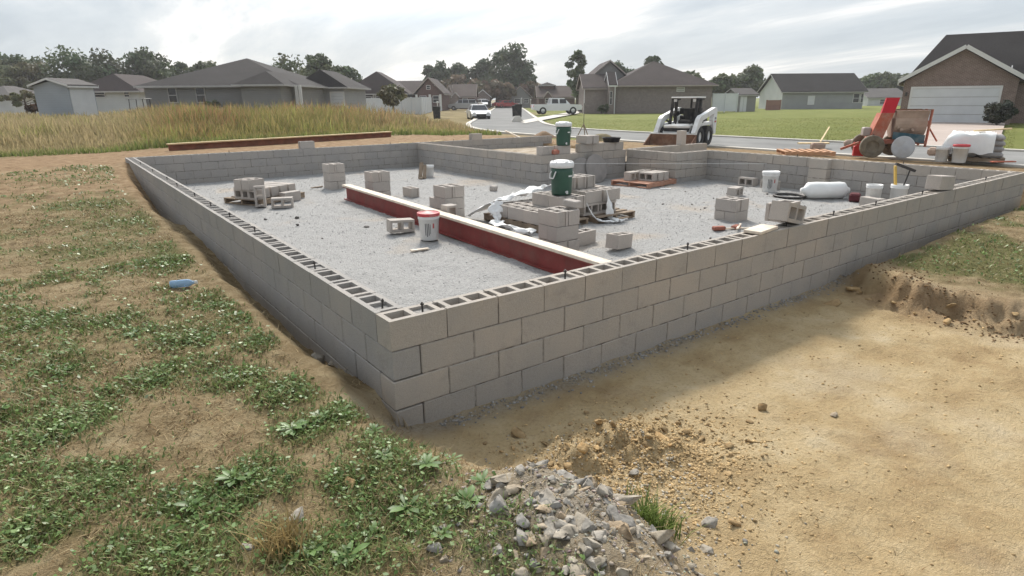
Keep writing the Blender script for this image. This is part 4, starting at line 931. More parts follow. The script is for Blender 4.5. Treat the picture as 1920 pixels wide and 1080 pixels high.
# ------------------------------------------------------------------ houses
class House:
    def __init__(s, name, label, pxl, D, zg=-.45, yaw=0, cat='house'):
        p = Q(pxl, 190, D); s.D = D; s.pxl = pxl; s.o = np.array([p.x, p.y]); s.zg = zg
        s.r = empty(name, (p.x, p.y, 0), FACE+yaw); tag(s.r, label, cat); s.sc = D/FPX
    def X(s, px): return float((np.array(Q(px, 190, s.D)[:2])-s.o)@_rh[:2])       # local x of an image column
    def Z(s, py, px=None, dd=0): return Q(px if px is not None else s.pxl, py, s.D+dd).z
    def vol(s, x0, x1, y0, y1, ez, rz, kind, wm, rm, tm='trim', ov=.45, ins=(None, None), fas=.14, zb=None):
        zb = s.zg-.6 if zb is None else zb
        W = MB(); 
        W.hexa([(x0, y0, zb), (x1, y0, zb), (x1, y1, zb), (x0, y1, zb), (x0, y0, ez), (x1, y0, ez), (x1, y1, ez), (x0, y1, ez)])
        X0, X1, Y0, Y1 = x0-ov, x1+ov, y0-ov, y1+ov; Rf = MB(); T = MB(); ym = (y0+y1)/2; xm = (x0+x1)/2
        e = ez-.02; th = .09
        if kind == 'hip':
            alongx = (x1-x0) >= (y1-y0)
            if alongx:
                i0 = (Y1-Y0)/2 if ins[0] is None else ins[0]; i1 = (Y1-Y0)/2 if ins[1] is None else ins[1]
                A, B = (X0+i0, ym, rz), (X1-i1, ym, rz)
                if A[0] > B[0]: A = B = ((A[0]+B[0])/2, ym, rz)
                c = [(X0, Y0, e), (X1, Y0, e), (X1, Y1, e), (X0, Y1, e)]
                Rf.quad(c[0], c[1], B, A); Rf.quad(c[2], c[3], A, B); Rf.quad(c[1], c[2], B); Rf.quad(c[3], c[0], A)
            else:
                i0 = (X1-X0)/2 if ins[0] is None else ins[0]; i1 = (X1-X0)/2 if ins[1] is None else ins[1]
                A, B = (xm, Y0+i0, rz), (xm, Y1-i1, rz)
                c = [(X0, Y0, e), (X1, Y0, e), (X1, Y1, e), (X0, Y1, e)]
                Rf.quad(c[0], c[1], A); Rf.quad(c[1], c[2], B, A); Rf.quad(c[2], c[3], B); Rf.quad(c[3], c[0], A, B)
        elif kind == 'gx':                                      # ridge along x, gables left and right
            for a, b_ in ((Y0, ym), (Y1, ym)):
                Rf.hexa([(X0, a, e), (X1, a, e), (X1, b_, rz), (X0, b_, rz), (X0, a, e+th), (X1, a, e+th), (X1, b_, rz+th), (X0, b_, rz+th)])
            for x in (x0, x1): W.quad((x, y0, ez), (x, y1, ez), (x, ym, rz-.15))
            for x in (X0, X1):
                for a in (Y0, Y1): T.bar((x, a, e), (x, ym, rz), .05, fas, (0, 0, 1))
        elif kind == 'gy':                                      # ridge along y, gable facing the viewer
            for a, b_ in ((X0, xm), (X1, xm)):
                Rf.hexa([(a, Y0, e), (b_, Y0, rz), (b_, Y1, rz), (a, Y1, e), (a, Y0, e+th), (b_, Y0, rz+th), (b_, Y1, rz+th), (a, Y1, e+th)])
            for y in (y0, y1): W.quad((x0, y, ez), (x1, y, ez), (xm, y, rz-.15))
            for y in (Y0-.03, Y1+.03):
                for a in (X0, X1): T.bar((a, y, e), (xm, y, rz), .05, fas, (0, 0, 1))
        W.build('wall', M[wm], s.r); ro = Rf.build('roof', M[rm], s.r)
        if kind in ('hip', 'gx'):
            T.box(X0-.02, X1+.02, Y0-.03, Y0+.03, e-fas, e); T.box(X0-.02, X1+.02, Y1-.03, Y1+.03, e-fas, e)
        if kind in ('hip', 'gy'):
            T.box(X0-.03, X0+.03, Y0, Y1, e-fas, e); T.box(X1-.03, X1+.03, Y0, Y1, e-fas, e)
        if kind == 'hip': T.box(X0+.03, X1-.03, Y0+.03, Y1-.03, e-fas+.02, e-.02)
        T.build('eave_trim', M[tm], ro)
        return s
    def window(s, x0, x1, z0, z1, y=0, name='window', frame='trim', pane='glass', side=None, bars=True):
        f = MB(); t = .07
        def bx(a, b_, c, d, y0, y1):
            if side is None: return (a, b_, y0, y1, c, d)
            return (side-y1 if False else side+y0, side+y1, a, b_, c, d)
        if side is None: yf0, yf1, yp0, yp1 = y-.06, y+.02, y-.03, y+.02
        else: yf0, yf1, yp0, yp1 = -.02, .06, -.02, .03
        for q in ((x0-t, x1+t, z1, z1+t), (x0-t, x1+t, z0-t, z0), (x0-t, x0, z0, z1), (x1, x1+t, z0, z1)): f.box(*bx(*q, yf0, yf1))
        if bars: f.box(*bx(x0, x1, (z0+z1)/2-.03, (z0+z1)/2+.03, yf0+.01, yf1-.005))
        o = f.build(name, M[frame], s.r); MB().box(*bx(x0, x1, z0, z1, yp0, yp1)).build('pane', M[pane], o); return o
    def garage_door(s, x0, x1, z0, z1, y=0, mat='door_white'):
        o = MB().box(x0-.12, x1+.12, y-.05, y+.02, z1, z1+.14).box(x0-.12, x0, y-.05, y+.02, z0, z1).box(x1, x1+.12, y-.05, y+.02, z0, z1).build('garage_door', M['trim'], s.r)
        n = 4; h = (z1-z0)/n
        for i in range(n): MB().cbox(x0, x1, y-.035, y+.015, z0+i*h+.008, z0+(i+1)*h-.008, .012).build('door_panel', M[mat], o)
        return o
    def post(s, x, y, z0, z1, w=.14, mat='trim'):
        return MB().box(x-w/2, x+w/2, y-w/2, y+w/2, z0, z1).build('porch_post', M[mat], s.r)

h = House('garden_shed', 'pale blue-grey garden shed with one bright side at the far left', 68, 46, -.3, R(-6), 'shed')
w_ = h.X(137); h.vol(0, w_, 0, 2.5, h.Z(161), h.Z(148.5), 'gy', 'sid_blue', 'roof_grey', 'trim', .22, fas=.12)
MB().box(w_+.002, w_+.04, .12, 2.38, -.6, h.Z(164)).build('sunlit_side', M['door_white'], h.r)  # pale panel over the wall, no door: sunlight on this side put into its colour
h = House('house', 'low house with brown hip roof and white walls behind the garden shed', 142, 64, -.3)
w_ = h.X(262); h.vol(0, w_, 0, 9, h.Z(171), h.Z(137), 'hip', 'sid_white', 'roof_brown', 'trim_grey', .5, ins=(2.2, 2.4))
for a, b_ in ((172, 199), (236, 245)): h.window(h.X(a), h.X(b_), h.Z(182), h.Z(173.5))
h = House('house', 'long dark-roofed grey house behind the tall reddish grass', 274, 52, -.3)
w_ = h.X(556); h.vol(0, w_, 0, 12.6, h.Z(161), h.Z(101), 'hip', 'sid_dark', 'roof_dark', 'trim_grey', .5)
x0, x1 = h.X(478), h.X(548); h.vol(x0, x1, -2.4, 5, h.Z(161), h.Z(136), 'hip', 'sid_dark', 'roof_dark', 'trim_grey', .5)
for a, b_ in ((319, 333), (371, 386)): h.window(h.X(a), h.X(b_), h.Z(192), h.Z(166), frame='trim_grey')
for a in (566, 573): h.post(h.X(a)-.15, -.6, -.6, h.Z(162), .2)
h.window(w_-2.4, w_-1.5, h.Z(190), h.Z(170), frame='trim_grey')
h = House('house', 'dark hip-roofed garage wing with a white door, right of the long house', 560, 60, -.3)
w_ = h.X(646); h.vol(0, w_, 0, 9, h.Z(163.5), h.Z(130), 'hip', 'sid_grey', 'roof_dark', 'trim_grey', .5, ins=(1.0, 3.2))
h.garage_door(h.X(622), h.X(644), h.Z(200), h.Z(175), 0); h.window(h.X(575), h.X(600), h.Z(188), h.Z(172), frame='trim_grey')
h = House('house', 'brown hip-roofed house behind the white fence and small tree', 645, 92, -.45)
w_ = h.X(762); h.vol(0, w_, 0, 11, h.Z(176), h.Z(133), 'hip', 'sid_grey', 'roof_brown', 'trim_grey', .5, ins=(2.6, 5.5))
for a, b_ in ((656, 672), (684, 700), (706, 722)): h.window(h.X(a), h.X(b_), h.Z(186), h.Z(177.5))
h = House('house', 'brick house with a front gable and white porch posts at the fence end', 735, 96, -.45)
h.vol(0, h.X(800), 0, 10, h.Z(177), h.Z(151), 'gx', 'brick_dark', 'roof_brown', 'trim_grey', .5)
h.vol(h.X(786), h.X(833), -3, 8, h.Z(177), h.Z(147.5), 'gy', 'brick_dark', 'roof_brown', 'trim_tan', .4)
h.window(h.X(806), h.X(812), h.Z(168), h.Z(162), -3)
for a in (788, 812, 831): h.post(h.X(a), -3.6, -.8, h.Z(178), .3)
h.window(h.X(793), h.X(804), h.Z(192), h.Z(181), -3); h.window(h.X(817), h.X(827), h.Z(192), h.Z(181), -3)
h = House('house', 'narrow steep-gabled house right of the porch-post house', 838, 116, -.5)
h.vol(0, h.X(849), -1, 8, h.Z(182), h.Z(160), 'gy', 'brick_tan', 'roof_tan', 'trim_tan', .25)
h.vol(h.X(849), h.X(890), 0, 9, h.Z(182), h.Z(158), 'gx', 'brick_dark', 'roof_tan', 'trim_tan', .3)
h.vol(h.X(850), h.X(861), -2, 4, h.Z(182), h.Z(174), 'gy', 'brick_tan', 'roof_tan', 'trim_grey', .2)
h.window(h.X(868), h.X(876), h.Z(192), h.Z(185))
h = House('house', 'small house with a pale front gable at the end of the street', 893, 132, -.5)
h.vol(0, h.X(918), 0, 8, h.Z(182), h.Z(168.5), 'gy', 'brick_tan', 'roof_brown', 'trim', .35); h.window(h.X(900), h.X(911), h.Z(194), h.Z(186))
h = House('house', 'reddish house with a tan gable beyond the end of the street', 930, 140, -.5)
h.vol(0, h.X(1008), 0, 9, h.Z(182), h.Z(163), 'gx', 'brick_dark', 'roof_tan', 'trim_tan', .4); h.vol(h.X(957), h.X(993), -2, 6, h.Z(182), h.Z(162), 'gy', 'sid_dark', 'roof_tan', 'trim_tan', .4)
for a, b_ in ((938, 946), (965, 975), (982, 990)): h.window(h.X(a), h.X(b_), h.Z(193), h.Z(186), -2 if a > 950 else 0)
h = House('house', 'dark brick house behind the white pickup with a flat-topped dormer', 1010, 112, -.5)
h.vol(0, h.X(1078), 0, 9, h.Z(183), h.Z(161), 'gx', 'brick_dark', 'roof_tan', 'trim_tan', .4)
h.vol(h.X(1015), h.X(1041), 3, 7, h.Z(159), h.Z(153), 'hip', 'brick_dark', 'roof_dark', 'trim_grey', .3)
h.vol(h.X(1020), h.X(1033), -1.5, 3, h.Z(183), h.Z(172), 'gy', 'brick_dark', 'roof_tan', 'trim_tan', .2)
h.window(h.X(1022), h.X(1031), h.Z(193), h.Z(185), -1.5); h.window(h.X(1046), h.X(1056), h.Z(193), h.Z(185))
h = House('house', 'tan brick house with wide brown hip roof behind the skid loader', 1149, 78, -.45)
w_ = h.X(1334); h.vol(0, w_, 0, 12, h.Z(160.5), h.Z(110), 'hip', 'brick_tan', 'roof_brown', 'trim_tan', .55)
h.vol(h.X(1098), 0-.02, .8, 8, h.Z(165), h.Z(137), 'gx', 'brick_tan', 'roof_brown', 'trim_tan', .35)
h.vol(h.X(1123), h.X(1182), 5, 14, h.Z(140), h.Z(109), 'gy', 'sid_dark', 'roof_brown', 'trim_tan', .4)
h.vol(h.X(1140), h.X(1152), -.8, 3.2, h.Z(160), h.Z(135), 'gx', 'brick_tan', 'roof_brown', 'trim', .15, fas=.16)
MB().box(h.X(1149.5), h.X(1151), -.92, -.82, -1, h.Z(161)).build('downpipe', M['trim'], h.r)
MB().box(h.X(1096), h.X(1097), .68, .78, -1, h.Z(166)).build('downpipe', M['trim'], h.r)
v_ = h.window(h.X(1268), h.X(1281), h.Z(172), h.Z(165.5), 0, 'vent', 'trim', 'trim_grey')
h.window(h.X(1141.5), h.X(1145), h.Z(195), h.Z(172), -.8, frame='trim_grey')
h = House('garden_shed', 'small grey shed with white double doors behind the lawn', 1384, 84, -.5, R(12), 'shed')
h.vol(0, 2.6, 0, 3.4, h.Z(178), h.Z(166), 'gx', 'sid_dark', 'roof_grey', 'trim_grey', .25, fas=.1)
for k in range(2): MB().box(.3+k*.5, .75+k*.5, -.03, .0, -.6, h.Z(181)).build('door_leaf', M['door_white'], h.r)
h = House('house', 'grey house with a white gable end and charcoal roof on the right', 1466, 98, -.6)
w_ = h.X(1618); h.vol(0, w_, 0, 9, h.Z(172.5), h.Z(137), 'gx', 'sid_grey', 'roof_dark', 'trim_grey', .4)
MB().quad((-.01, 0, -1.5), (-.01, 0, h.Z(172.5)), (-.01, 4.5, h.Z(140)), (-.01, 9, h.Z(172.5)), (-.01, 9, -1.5)).build('gable_end', M['sid_white'], h.r)
h.window(h.X(1515), h.X(1526), h.Z(196), h.Z(181), pane='door_white'); h.window(h.X(1599), h.X(1609.5), h.Z(193), h.Z(177)); h.window(h.X(1613), h.X(1622)-.4, h.Z(193), h.Z(177))
h = House('house', 'pale low house far behind, between the grey house and brick garage', 1627, 130, -.6)
h.vol(0, h.X(1700), 0, 9, h.Z(183), h.Z(166), 'gx', 'sid_white', 'roof_grey', 'trim_grey', .4); h.window(h.X(1650), h.X(1660), h.Z(195), h.Z(187))
h = House('house', 'red-brown brick garage house with wide white door at far right', 1690, 43.5, -.43, R(-34))
w_ = 6.1; ez = h.Z(152)
h.vol(0, w_, 0, 7.5, ez, h.Z(92), 'gy', 'brick_red', 'roof_dark', 'trim', .35, fas=.24)
h.vol(.1, 17, 4.5, 13.5, ez, 5.75, 'hip', 'brick_red', 'roof_dark', 'trim', .4, ins=(2.1, 4.5))
h.garage_door(.55, 5.25, -.43, h.Z(167), 0)
h.vol(w_+.05, 16, 3.0, 4.4, ez, ez+.9, 'gx', 'brick_red', 'roof_dark', 'trim', .3)
MB().box(.16, .28, -.16, -.02, h.Z(180), h.Z(173)).build('wall_lamp', M['dark_metal'], h.r)
h.window(8.2, 9.6, .4, 1.9, 3.0)
h = House('house', 'pale-roofed low house half hidden by brush at the left edge', -70, 80, -.3)
h.vol(0, h.X(22), 0, 8, h.Z(182), h.Z(160), 'hip', 'sid_white', 'roof_grey', 'trim_grey', .4); h.window(h.X(-20), h.X(-8), h.Z(195), h.Z(185))

# white fences
def fence(label, pts, py_top, mat='fence_white', hgt=1.85, wood=False):
    P = [Vector((*Q(px, 190, D)[:2], 0)) for px, D in pts]; r = empty('panel_fence', (P[0].x, P[0].y, 0)); tag(r, label, 'fence')
    zt = Q(pts[0][0], py_top, pts[0][1]).z
    for a, b_ in zip(P[:-1], P[1:]):
        L = (b_-a).length; n = max(1, round(L/2.4)); d = (b_-a)/n
        for i in range(n):
            s = a+d*i-P[0]; e_ = s+d
            MB().bar((s.x, s.y, zt-hgt/2), (e_.x, e_.y, zt-hgt/2), .04, hgt-.06).build('fence_panel', M[mat], r)
            MB().bar((s.x, s.y, zt-.04), (e_.x, e_.y, zt-.04), .07, .10).build('top_rail', M[mat], r)
            MB().box(s.x-.07, s.x+.07, s.y-.07, s.y+.07, zt-hgt-.3, zt+.06).build('fence_post', M[mat], r)
    q = P[-1]-P[0]; MB().box(q.x-.07, q.x+.07, q.y-.07, q.y+.07, zt-hgt-.3, zt+.06).build('fence_post', M[mat], r)
fence('long white panel fence behind the small tree by the street', [(655, 80), (720, 76), (790, 68), (808, 82)], 184.5, hgt=2.0)
fence('white panel fence between tan brick house and grey shed', [(1336, 80), (1382, 82)], 175.5, hgt=2.2)
M['fence_red'] = siding('reddish_fence', (.26, .14, .11), 1.5)
fence('short reddish wooden fence at the white gable end', [(1438, 92), (1464, 94)], 188, 'fence_red', hgt=1.5)

# ------------------------------------------------------------------ vehicles and bins along the street
def vehicle(name, label, loc, rz, L, Wd, prof, cabin, glassx, paintm, cat, wheels, wr=.34, pillars=()):
    """prof: lower body outline in xz; cabin: outline of greenhouse; both extruded with tumblehome"""
    r = empty(name, loc, rz); tag(r, label, cat); hw = Wd/2
    def loft(poly, wid_at):
        m = MB(); k = len(poly)
        for s in (-1, 1): m.v += [(x, s*wid_at(z), z) for x, z in poly]
        m.f.append(tuple(range(k))); m.f.append(tuple(reversed(range(k, 2*k))))
        for i in range(k): j = (i+1) % k; m.f.append((j, i, k+i, k+j))
        return m
    zb = max(z for x, z in prof); zr = max(z for x, z in cabin)
    loft(prof, lambda z: hw-.06*max(0, (.5-z))).build('body', M[paintm], r)
    tw = lambda z: hw-.05-.22*max(0, z-zb)/(max(.1, zr-zb))
    loft(cabin, tw).build('cabin', M[paintm], r)
    for a, b_, z0, z1 in glassx:
        for s in (-1, 1):
            m = MB(); m.quad(*[(x, s*(tw(z)+.006), z) for x, z in ((a, z0), (b_, z0), (b_-.06*(1 if b_ > 0 else -1), z1), (a+.04, z1))]); m.build('side_window', M['glass'], r)
    # windscreen and rear glass
    xs = sorted(cabin, key=lambda q: q[0]); f0 = xs[-1]; top = [q for q in cabin if q[1] > zr-.06]; fx = max(top, key=lambda q: q[0]); bx_ = min(top, key=lambda q: q[0]); r0 = xs[0]
    for lo, hi, sg, nm in ((f0, fx, 1, 'windscreen'), (r0, bx_, -1, 'rear_window')):
        m = MB(); p = []
        for t_, s in ((.12, -1), (.12, 1), (.92, 1), (.92, -1)):
            x = lo[0]+(hi[0]-lo[0])*t_; z = lo[1]+(hi[1]-lo[1])*t_; p.append((x+sg*.012, s*(tw(z)-.08), z+.008))
        m.quad(*p); m.build(nm, M['glass'], r)
    for x in wheels:
        for y in (-hw+.09, hw-.09): wheel(r, (x, y, wr), wr, .2, 'y', 'black', 'car_silver', 16)
    xf = max(x for x, z in prof); xr = min(x for x, z in prof)
    for s in (-1, 1):
        MB().cbox(xf-.10, xf+.012, s*hw*.72-.14, s*hw*.72+.14, zb-.34, zb-.2, .02).build('headlight', M['trim'], r); MB().cbox(xr-.012, xr+.08, s*hw*.82-.08, s*hw*.82+.08, zb-.32, zb-.12, .02).build('tail_light', M['mix_bright'], r)
    MB().cbox(xf-.06, xf+.03, -hw*.5, hw*.5, .42, .60, .02).build('grille', M['black'], r); MB().cbox(xf-.1, xf+.05, -hw+.05, hw-.05, .28, .42, .03).build('bumper', M['black'], r)
    return r
sedan = dict(L=4.5, Wd=1.78, prof=[(-2.2, .35), (-1.75, .25), (1.7, .25), (2.2, .33), (2.25, .62), (1.9, .80), (.9, .92), (-1.5, .95), (-2.2, .90), (-2.28, .6)], cabin=[(-1.75, .90), (1.15, .88), (.45, 1.40), (-.85, 1.43)], glassx=[(-.95, -.1, .97, 1.34), (0, .75, .97, 1.34)], cat='car', wheels=(-1.38, 1.42))
suv = dict(L=4.7, Wd=1.85, prof=[(-2.3, .42), (-1.8, .32), (1.75, .32), (2.28, .42), (2.3, .80), (1.9, .98), (1.0, 1.05), (-2.2, 1.05), (-2.32, .8)], cabin=[(-2.25, 1.03), (1.2, 1.03), (.55, 1.62), (-1.9, 1.66)], glassx=[(-2.0, -1.0, 1.10, 1.55), (-.9, -.05, 1.10, 1.55), (.05, .75, 1.10, 1.55)], cat='car', wheels=(-1.4, 1.45))
HX = math.atan2(_rh[1], _rh[0])
p = Q(897, 222, 60); vehicle('parked_car', 'white car facing the camera on the street behind the grass', (p.x, p.y, -.58), YAW+R(180)+R(10), paintm='car_white', **sedan)
p = Q(869, 198, 100); vehicle('parked_car', 'silver wagon parked sideways before the narrow gabled house', (p.x, p.y, -.3), HX+R(176), paintm='car_silver', **suv)
p = Q(907, 195, 128); vehicle('parked_car', 'white vehicle by the small pale-gabled house at the street end', (p.x, p.y, -.3), YAW+R(200), paintm='car_white', **suv)
p = Q(952, 195, 128); vehicle('parked_car', 'red car parked far away at the end of the street', (p.x, p.y, -.3), HX+R(8), paintm='car_red', **sedan)
p = Q(936, 195, 136); vehicle('parked_car', 'dark red car left of the red car at the street end', (p.x, p.y, -.3), HX+R(186), paintm='car_red', **sedan)
p = Q(1043, 213.5, 73)
pk = vehicle('pickup_truck', 'white pickup truck parked on the pale driveway', (p.x, p.y, RZ+.03), HX+R(8), 5.6, 1.95,
        [(-2.75, .55), (-2.3, .42), (2.2, .42), (2.75, .5), (2.82, .85), (2.7, 1.05), (1.35, 1.12), (-2.75, 1.12), (-2.82, .8)], [(-.95, 1.10), (1.45, 1.10), (.75, 1.78), (-.75, 1.80)], [(-.72, .05, 1.2, 1.68), (.18, .98, 1.2, 1.68)], 'car_white', 'pickup', (-1.75, 1.75), .42)
MB().box(-2.68, -1.05, -.82, .82, 1.121, 1.13).build('bed_opening', M['black'], pk)
def bin_(px, py, D, label, mat='black', s=1.0):
    p = Q(px, py, D); r = empty('wheelie_bin', (p.x, p.y, p.z), YAW); tag(r, label, 'bin'); r.scale = (s, s, s)
    MB().hexa([(-.22, -.25, .06), (.22, -.25, .06), (.22, .25, .06), (-.22, .25, .06), (-.29, -.29, .95), (.29, -.29, .95), (.29, .29, .95), (-.29, .29, .95)]).build('body', M[mat], r)
    MB().cbox(-.32, .32, -.31, .31, .95, 1.05, .03).build('lid', M['dark_metal'], r)
    for y in (-.22, .22): wheel(r, (.24, y, .1), .1, .06, 'y', 'black', 'black', 12)
bin_(819.5, 224, 52, 'dark wheeled bin at the end of the white fence'); bin_(972, 220, 52, 'dark wheeled bin by the driveway kerb'); bin_(966, 219, 54, 'second dark bin beside the driveway kerb', s=.9)
bin_(918, 201, 112, 'small far bin on the left kerb of the street'); bin_(894, 205, 104, 'dark bin left of the far street mouth')
def mailbox(px, py, D, label):
    p = Q(px, py, D); r = empty('mailbox', (p.x, p.y, p.z), FACE); tag(r, label, 'mailbox')
    MB().box(-.05, .05, -.05, .05, 0, 1.1).build('post', M['trim'], r); m = MB().prism([(-.10, 1.05), (.10, 1.05), (.10, 1.2), (.05, 1.27), (-.05, 1.27), (-.10, 1.2)], -.25, .25).build('box', M['trim'], r)
mailbox(821, 212, 70, 'white post box above the dark bin by the fence'); mailbox(978, 199, 100, 'white post box on the right side of the far street'); mailbox(995, 201, 100, 'white post box farther right of the far street')
p = at(967, 229, RZ); r = empty('utility_box', (p.x+.4, p.y+.3, RZ), FACE); tag(r, 'pale low concrete utility box on the kerb corner', 'utility box'); MB().hexa([(-.5, -.4, 0), (.5, -.4, 0), (.5, .4, 0), (-.5, .4, 0), (-.2, -.25, .45), (.2, -.25, .45), (.2, .25, .45), (-.2, .25, .45)]).build('cover', M['concrete'], r)
# buggy by the long house
p = Q(267, 205, 50); r = empty('golf_cart', (p.x, p.y, -.25), HX); tag(r, 'small dark golf cart at the left end of the long house', 'golf cart')
MB().prism([(-.9, .3), (.9, .3), (.95, .6), (.55, .75), (.3, .45), (-.2, .45), (-.3, .85), (-.9, .85)], -.5, .5).build('body', M['car_dark'], r)
for x in (-.7, .45):
    for y in (-.48, .48): MB().bar((x, y, .6), (x*.92, y, 1.75), .04, .04).build('post', M['dark_metal'], r)
MB().cbox(-.85, .6, -.55, .55, 1.75, 1.82, .02).build('canopy', M['trim_grey'], r); MB().cbox(-.35, .1, -.45, .45, .75, .9, .03).build('seat', M['trim'], r)
for x in (-.6, .6):
    for y in (-.46, .46): wheel(r, (x, y, .24), .24, .18, 'y', 'black', 'car_silver', 12)

# ------------------------------------------------------------------ trees
def leafcloud(cent, rad, per, size, base, var, seed, squash=.75):
    rg = np.random.default_rng(seed); n = len(cent)*per
    c = np.repeat(cent, per, 0); rr = np.repeat(rad, per)
    d = rg.normal(size=(n, 3)); d /= np.linalg.norm(d, axis=1)[:, None]; d *= (rg.random(n)**.45)[:, None]; d[:, 2] *= squash
    P = c+d*rr[:, None]
    nrm = d+rg.normal(size=(n, 3))*.7+np.array([0, 0, .35]); nrm /= np.linalg.norm(nrm, axis=1)[:, None]
    t = np.cross(nrm, rg.normal(size=(n, 3))); t /= np.linalg.norm(t, axis=1)[:, None]; bt = np.cross(nrm, t)
    s = size*rg.uniform(.55, 1.3, n)[:, None]
    V = np.stack([P-t*s, P+bt*s*.55, P+t*s, P-bt*s*.55], 1).reshape(-1, 3); F = np.arange(4*n).reshape(-1, 4)
    cl = rg.uniform(1-var, 1+var, len(cent)); hue = rg.normal(0, .06, (len(cent), 3))
    col = np.array(base)[None]*np.repeat(cl, per)[:, None]*(1+np.repeat(hue, per, 0))*rg.uniform(.8, 1.2, n)[:, None]
    col = np.concatenate([np.clip(col, .004, 1), np.ones((n, 1))], 1); return V, F, np.repeat(col, 4, 0)
def tree(px, ptop, pw, D, label, base, seed, pbot=185, dens=1.0, zg=-.4, lobes=44, group='trees behind the houses', leaf=None, name='tree', aspect=None, trunk=True):
    rg = np.random.default_rng(seed); g = Q(px, 190, D); top = Q(px, ptop, D).z; bot = Q(px, pbot, D).z; wd = pw*D/FPX/2*1.05
    r = empty(name, (g.x, g.y, zg)); tag(r, label, 'shrub' if name == 'shrub' else 'tree', group)
    H0 = max(bot-zg, .1); H1 = top-zg; ch = (H1-H0)
    cs = []; rs = []
    while len(cs) < lobes:
        q = rg.uniform(-1, 1, 3)
        if np.linalg.norm(q) > 1 : continue
        if np.linalg.norm(q) < .15: continue
        z = .5+.5*q[2]; wz = math.sqrt(max(.05, 1-(2*z-1)**2))*(1.1-.35*z)
        k = rg.uniform(.20, .38)
        cs.append((q[0]*wd*(.85), q[1]*wd*.85, H0+ch*(.08+z*.86))); rs.append(min(wd, ch*.6)*k*1.25)
    cs = np.array(cs); rs = np.array(rs); lf = leaf or max(.10, D*.0033)
    per = int(110*dens); V, F, C = leafcloud(cs, rs, per, lf, base, .35, seed)
    o = mobj('crown', bigmesh('crown', V, F, M['leaf'], {'tint': C}), r)
    if trunk:
        m = MB(); tr = .035*H1+.03; m.tube((0, 0, -.5), (.02*H1, 0, H0+ch*.3), tr, tr*.6, 8); m.tube((.02*H1, 0, H0+ch*.28), (0, 0, H0+ch*.75), tr*.6, tr*.2, 7)
        for c in cs[::3]: m.tube((.015*H1, 0, H0+ch*rg.uniform(.05, .4)), tuple(c), tr*.32, tr*.08, 5)
        m.build('trunk', M['bark'], r)
    return r
GD = (.080, .104, .056); GM = (.105, .13, .064); GB = (.16, .125, .08); GO = (.14, .138, .072)
for a in [(30, 94, 130, 108, 'broad dark tree at the left edge of the picture', GD, 1), (70, 120, 110, 100, 'olive green tree in front of the leftmost dark tree', GO, 2), (165, 88, 150, 100, 'widest dark green tree, behind the garden shed', GD, 3), (290, 97, 92, 104, 'dark round tree left of the long dark roof', GD, 4), (232, 128, 60, 110, 'low dark tree between the two round trees at left', GD, 24),
          (352, 116, 45, 112, 'small dark tree just left of the long roof slope', GD, 5), (392, 113, 60, 112, 'green tree peeping over the left slope of the long roof', GM, 6), (604, 94, 56, 100, 'tall green tree rising above the garage wing roof', GM, 8), (645, 122, 62, 100, 'bushy tree right of the tall one above the garage wing', GM, 9),
          (822, 114, 50, 152, 'dark tree leftmost of the group at the street end', GD, 10), (862, 117, 44, 156, 'second dark tree of the group at the street end', GD, 11), (906, 110, 46, 158, 'dark tree touching the tallest one at the street end', GD, 12), (957, 84, 76, 150, 'tallest spreading tree at the street end', GD, 13), (984, 128, 40, 150, 'low dark tree right of the tallest one', GD, 14),
          (1222, 103, 46, 112, 'round tree above the hip roof apex of the tan brick house', GD, 16), (1160, 116, 60, 118, 'tree showing behind the upper gable of the tan brick house', GD, 17), (1288, 132, 50, 112, 'low tree behind the right roof slope of the tan brick house', GM, 18), (1352, 140, 50, 118, 'tree behind the white fence right of the tan brick house', GM, 19),
          (1402, 126, 62, 120, 'bushy tree behind the grey shed', GM, 20), (1640, 138, 70, 150, 'green tree behind the right end of the grey house', GM, 21), (1682, 135, 46, 150, 'tree just left of the brick garage gable', GM, 22), (1598, 148, 60, 160, 'low tree behind the charcoal roof', GM, 23)]:
    tree(*a)
tree(545, 99, 72, 104, 'thin see-through tree between the long roof and the tall tree', GM, 7, dens=.22)
tree(1082, 87, 36, 108, 'tall narrow tree left of the tan brick house', GM, 15, dens=.75, lobes=22)
for a in [(868, 142, 84, 138, 'brownish tree beside the dark roofs at the street end', GB, 31), (930, 150, 80, 138, 'olive brown tree between the far gables', GB, 32), (1000, 152, 60, 142, 'brown tree behind the tan far gable', GB, 33), (905, 158, 50, 136, 'low brown tree behind the small pale gable', GB, 34)]: tree(*a, pbot=190)
tree(736, 160, 46, 58, 'small young tree standing before the white fence', (.17, .16, .085), 41, pbot=198, dens=.5, group='small plants near the fence')
for a in [(515, 172, 30, 50.5, 'dark clipped shrub against the long grey house', GD, 51), (400, 183, 26, 50.5, 'low shrub under the window of the long grey house', GM, 52), (45, 170, 80, 60, 'brushy shrub in front of the pale low house at left', GO, 53), (1878, 186, 48, 37.8, 'dark round shrub at the right of the wide garage door', (.055, .06, .042), 54), (1128, 196, 14, 76, 'small shrub by the brick wing', GD, 56), (1135, 195, 12, 75.5, 'small dark shrub by the white downpipe', GD, 57)]:
    tree(*a, pbot=a[1]+ (52 if a[0] > 1800 else 30), name='shrub', group='garden shrubs', lobes=40 if a[0] > 1800 else 18, trunk=True, leaf=.09 if a[3] < 55 else .14)
ho = tree(60, 192, 24, 50, 'reddish brown bush beside the garden shed', (.10, .055, .04), 58, pbot=210, name='shrub', group='garden shrubs', lobes=10)

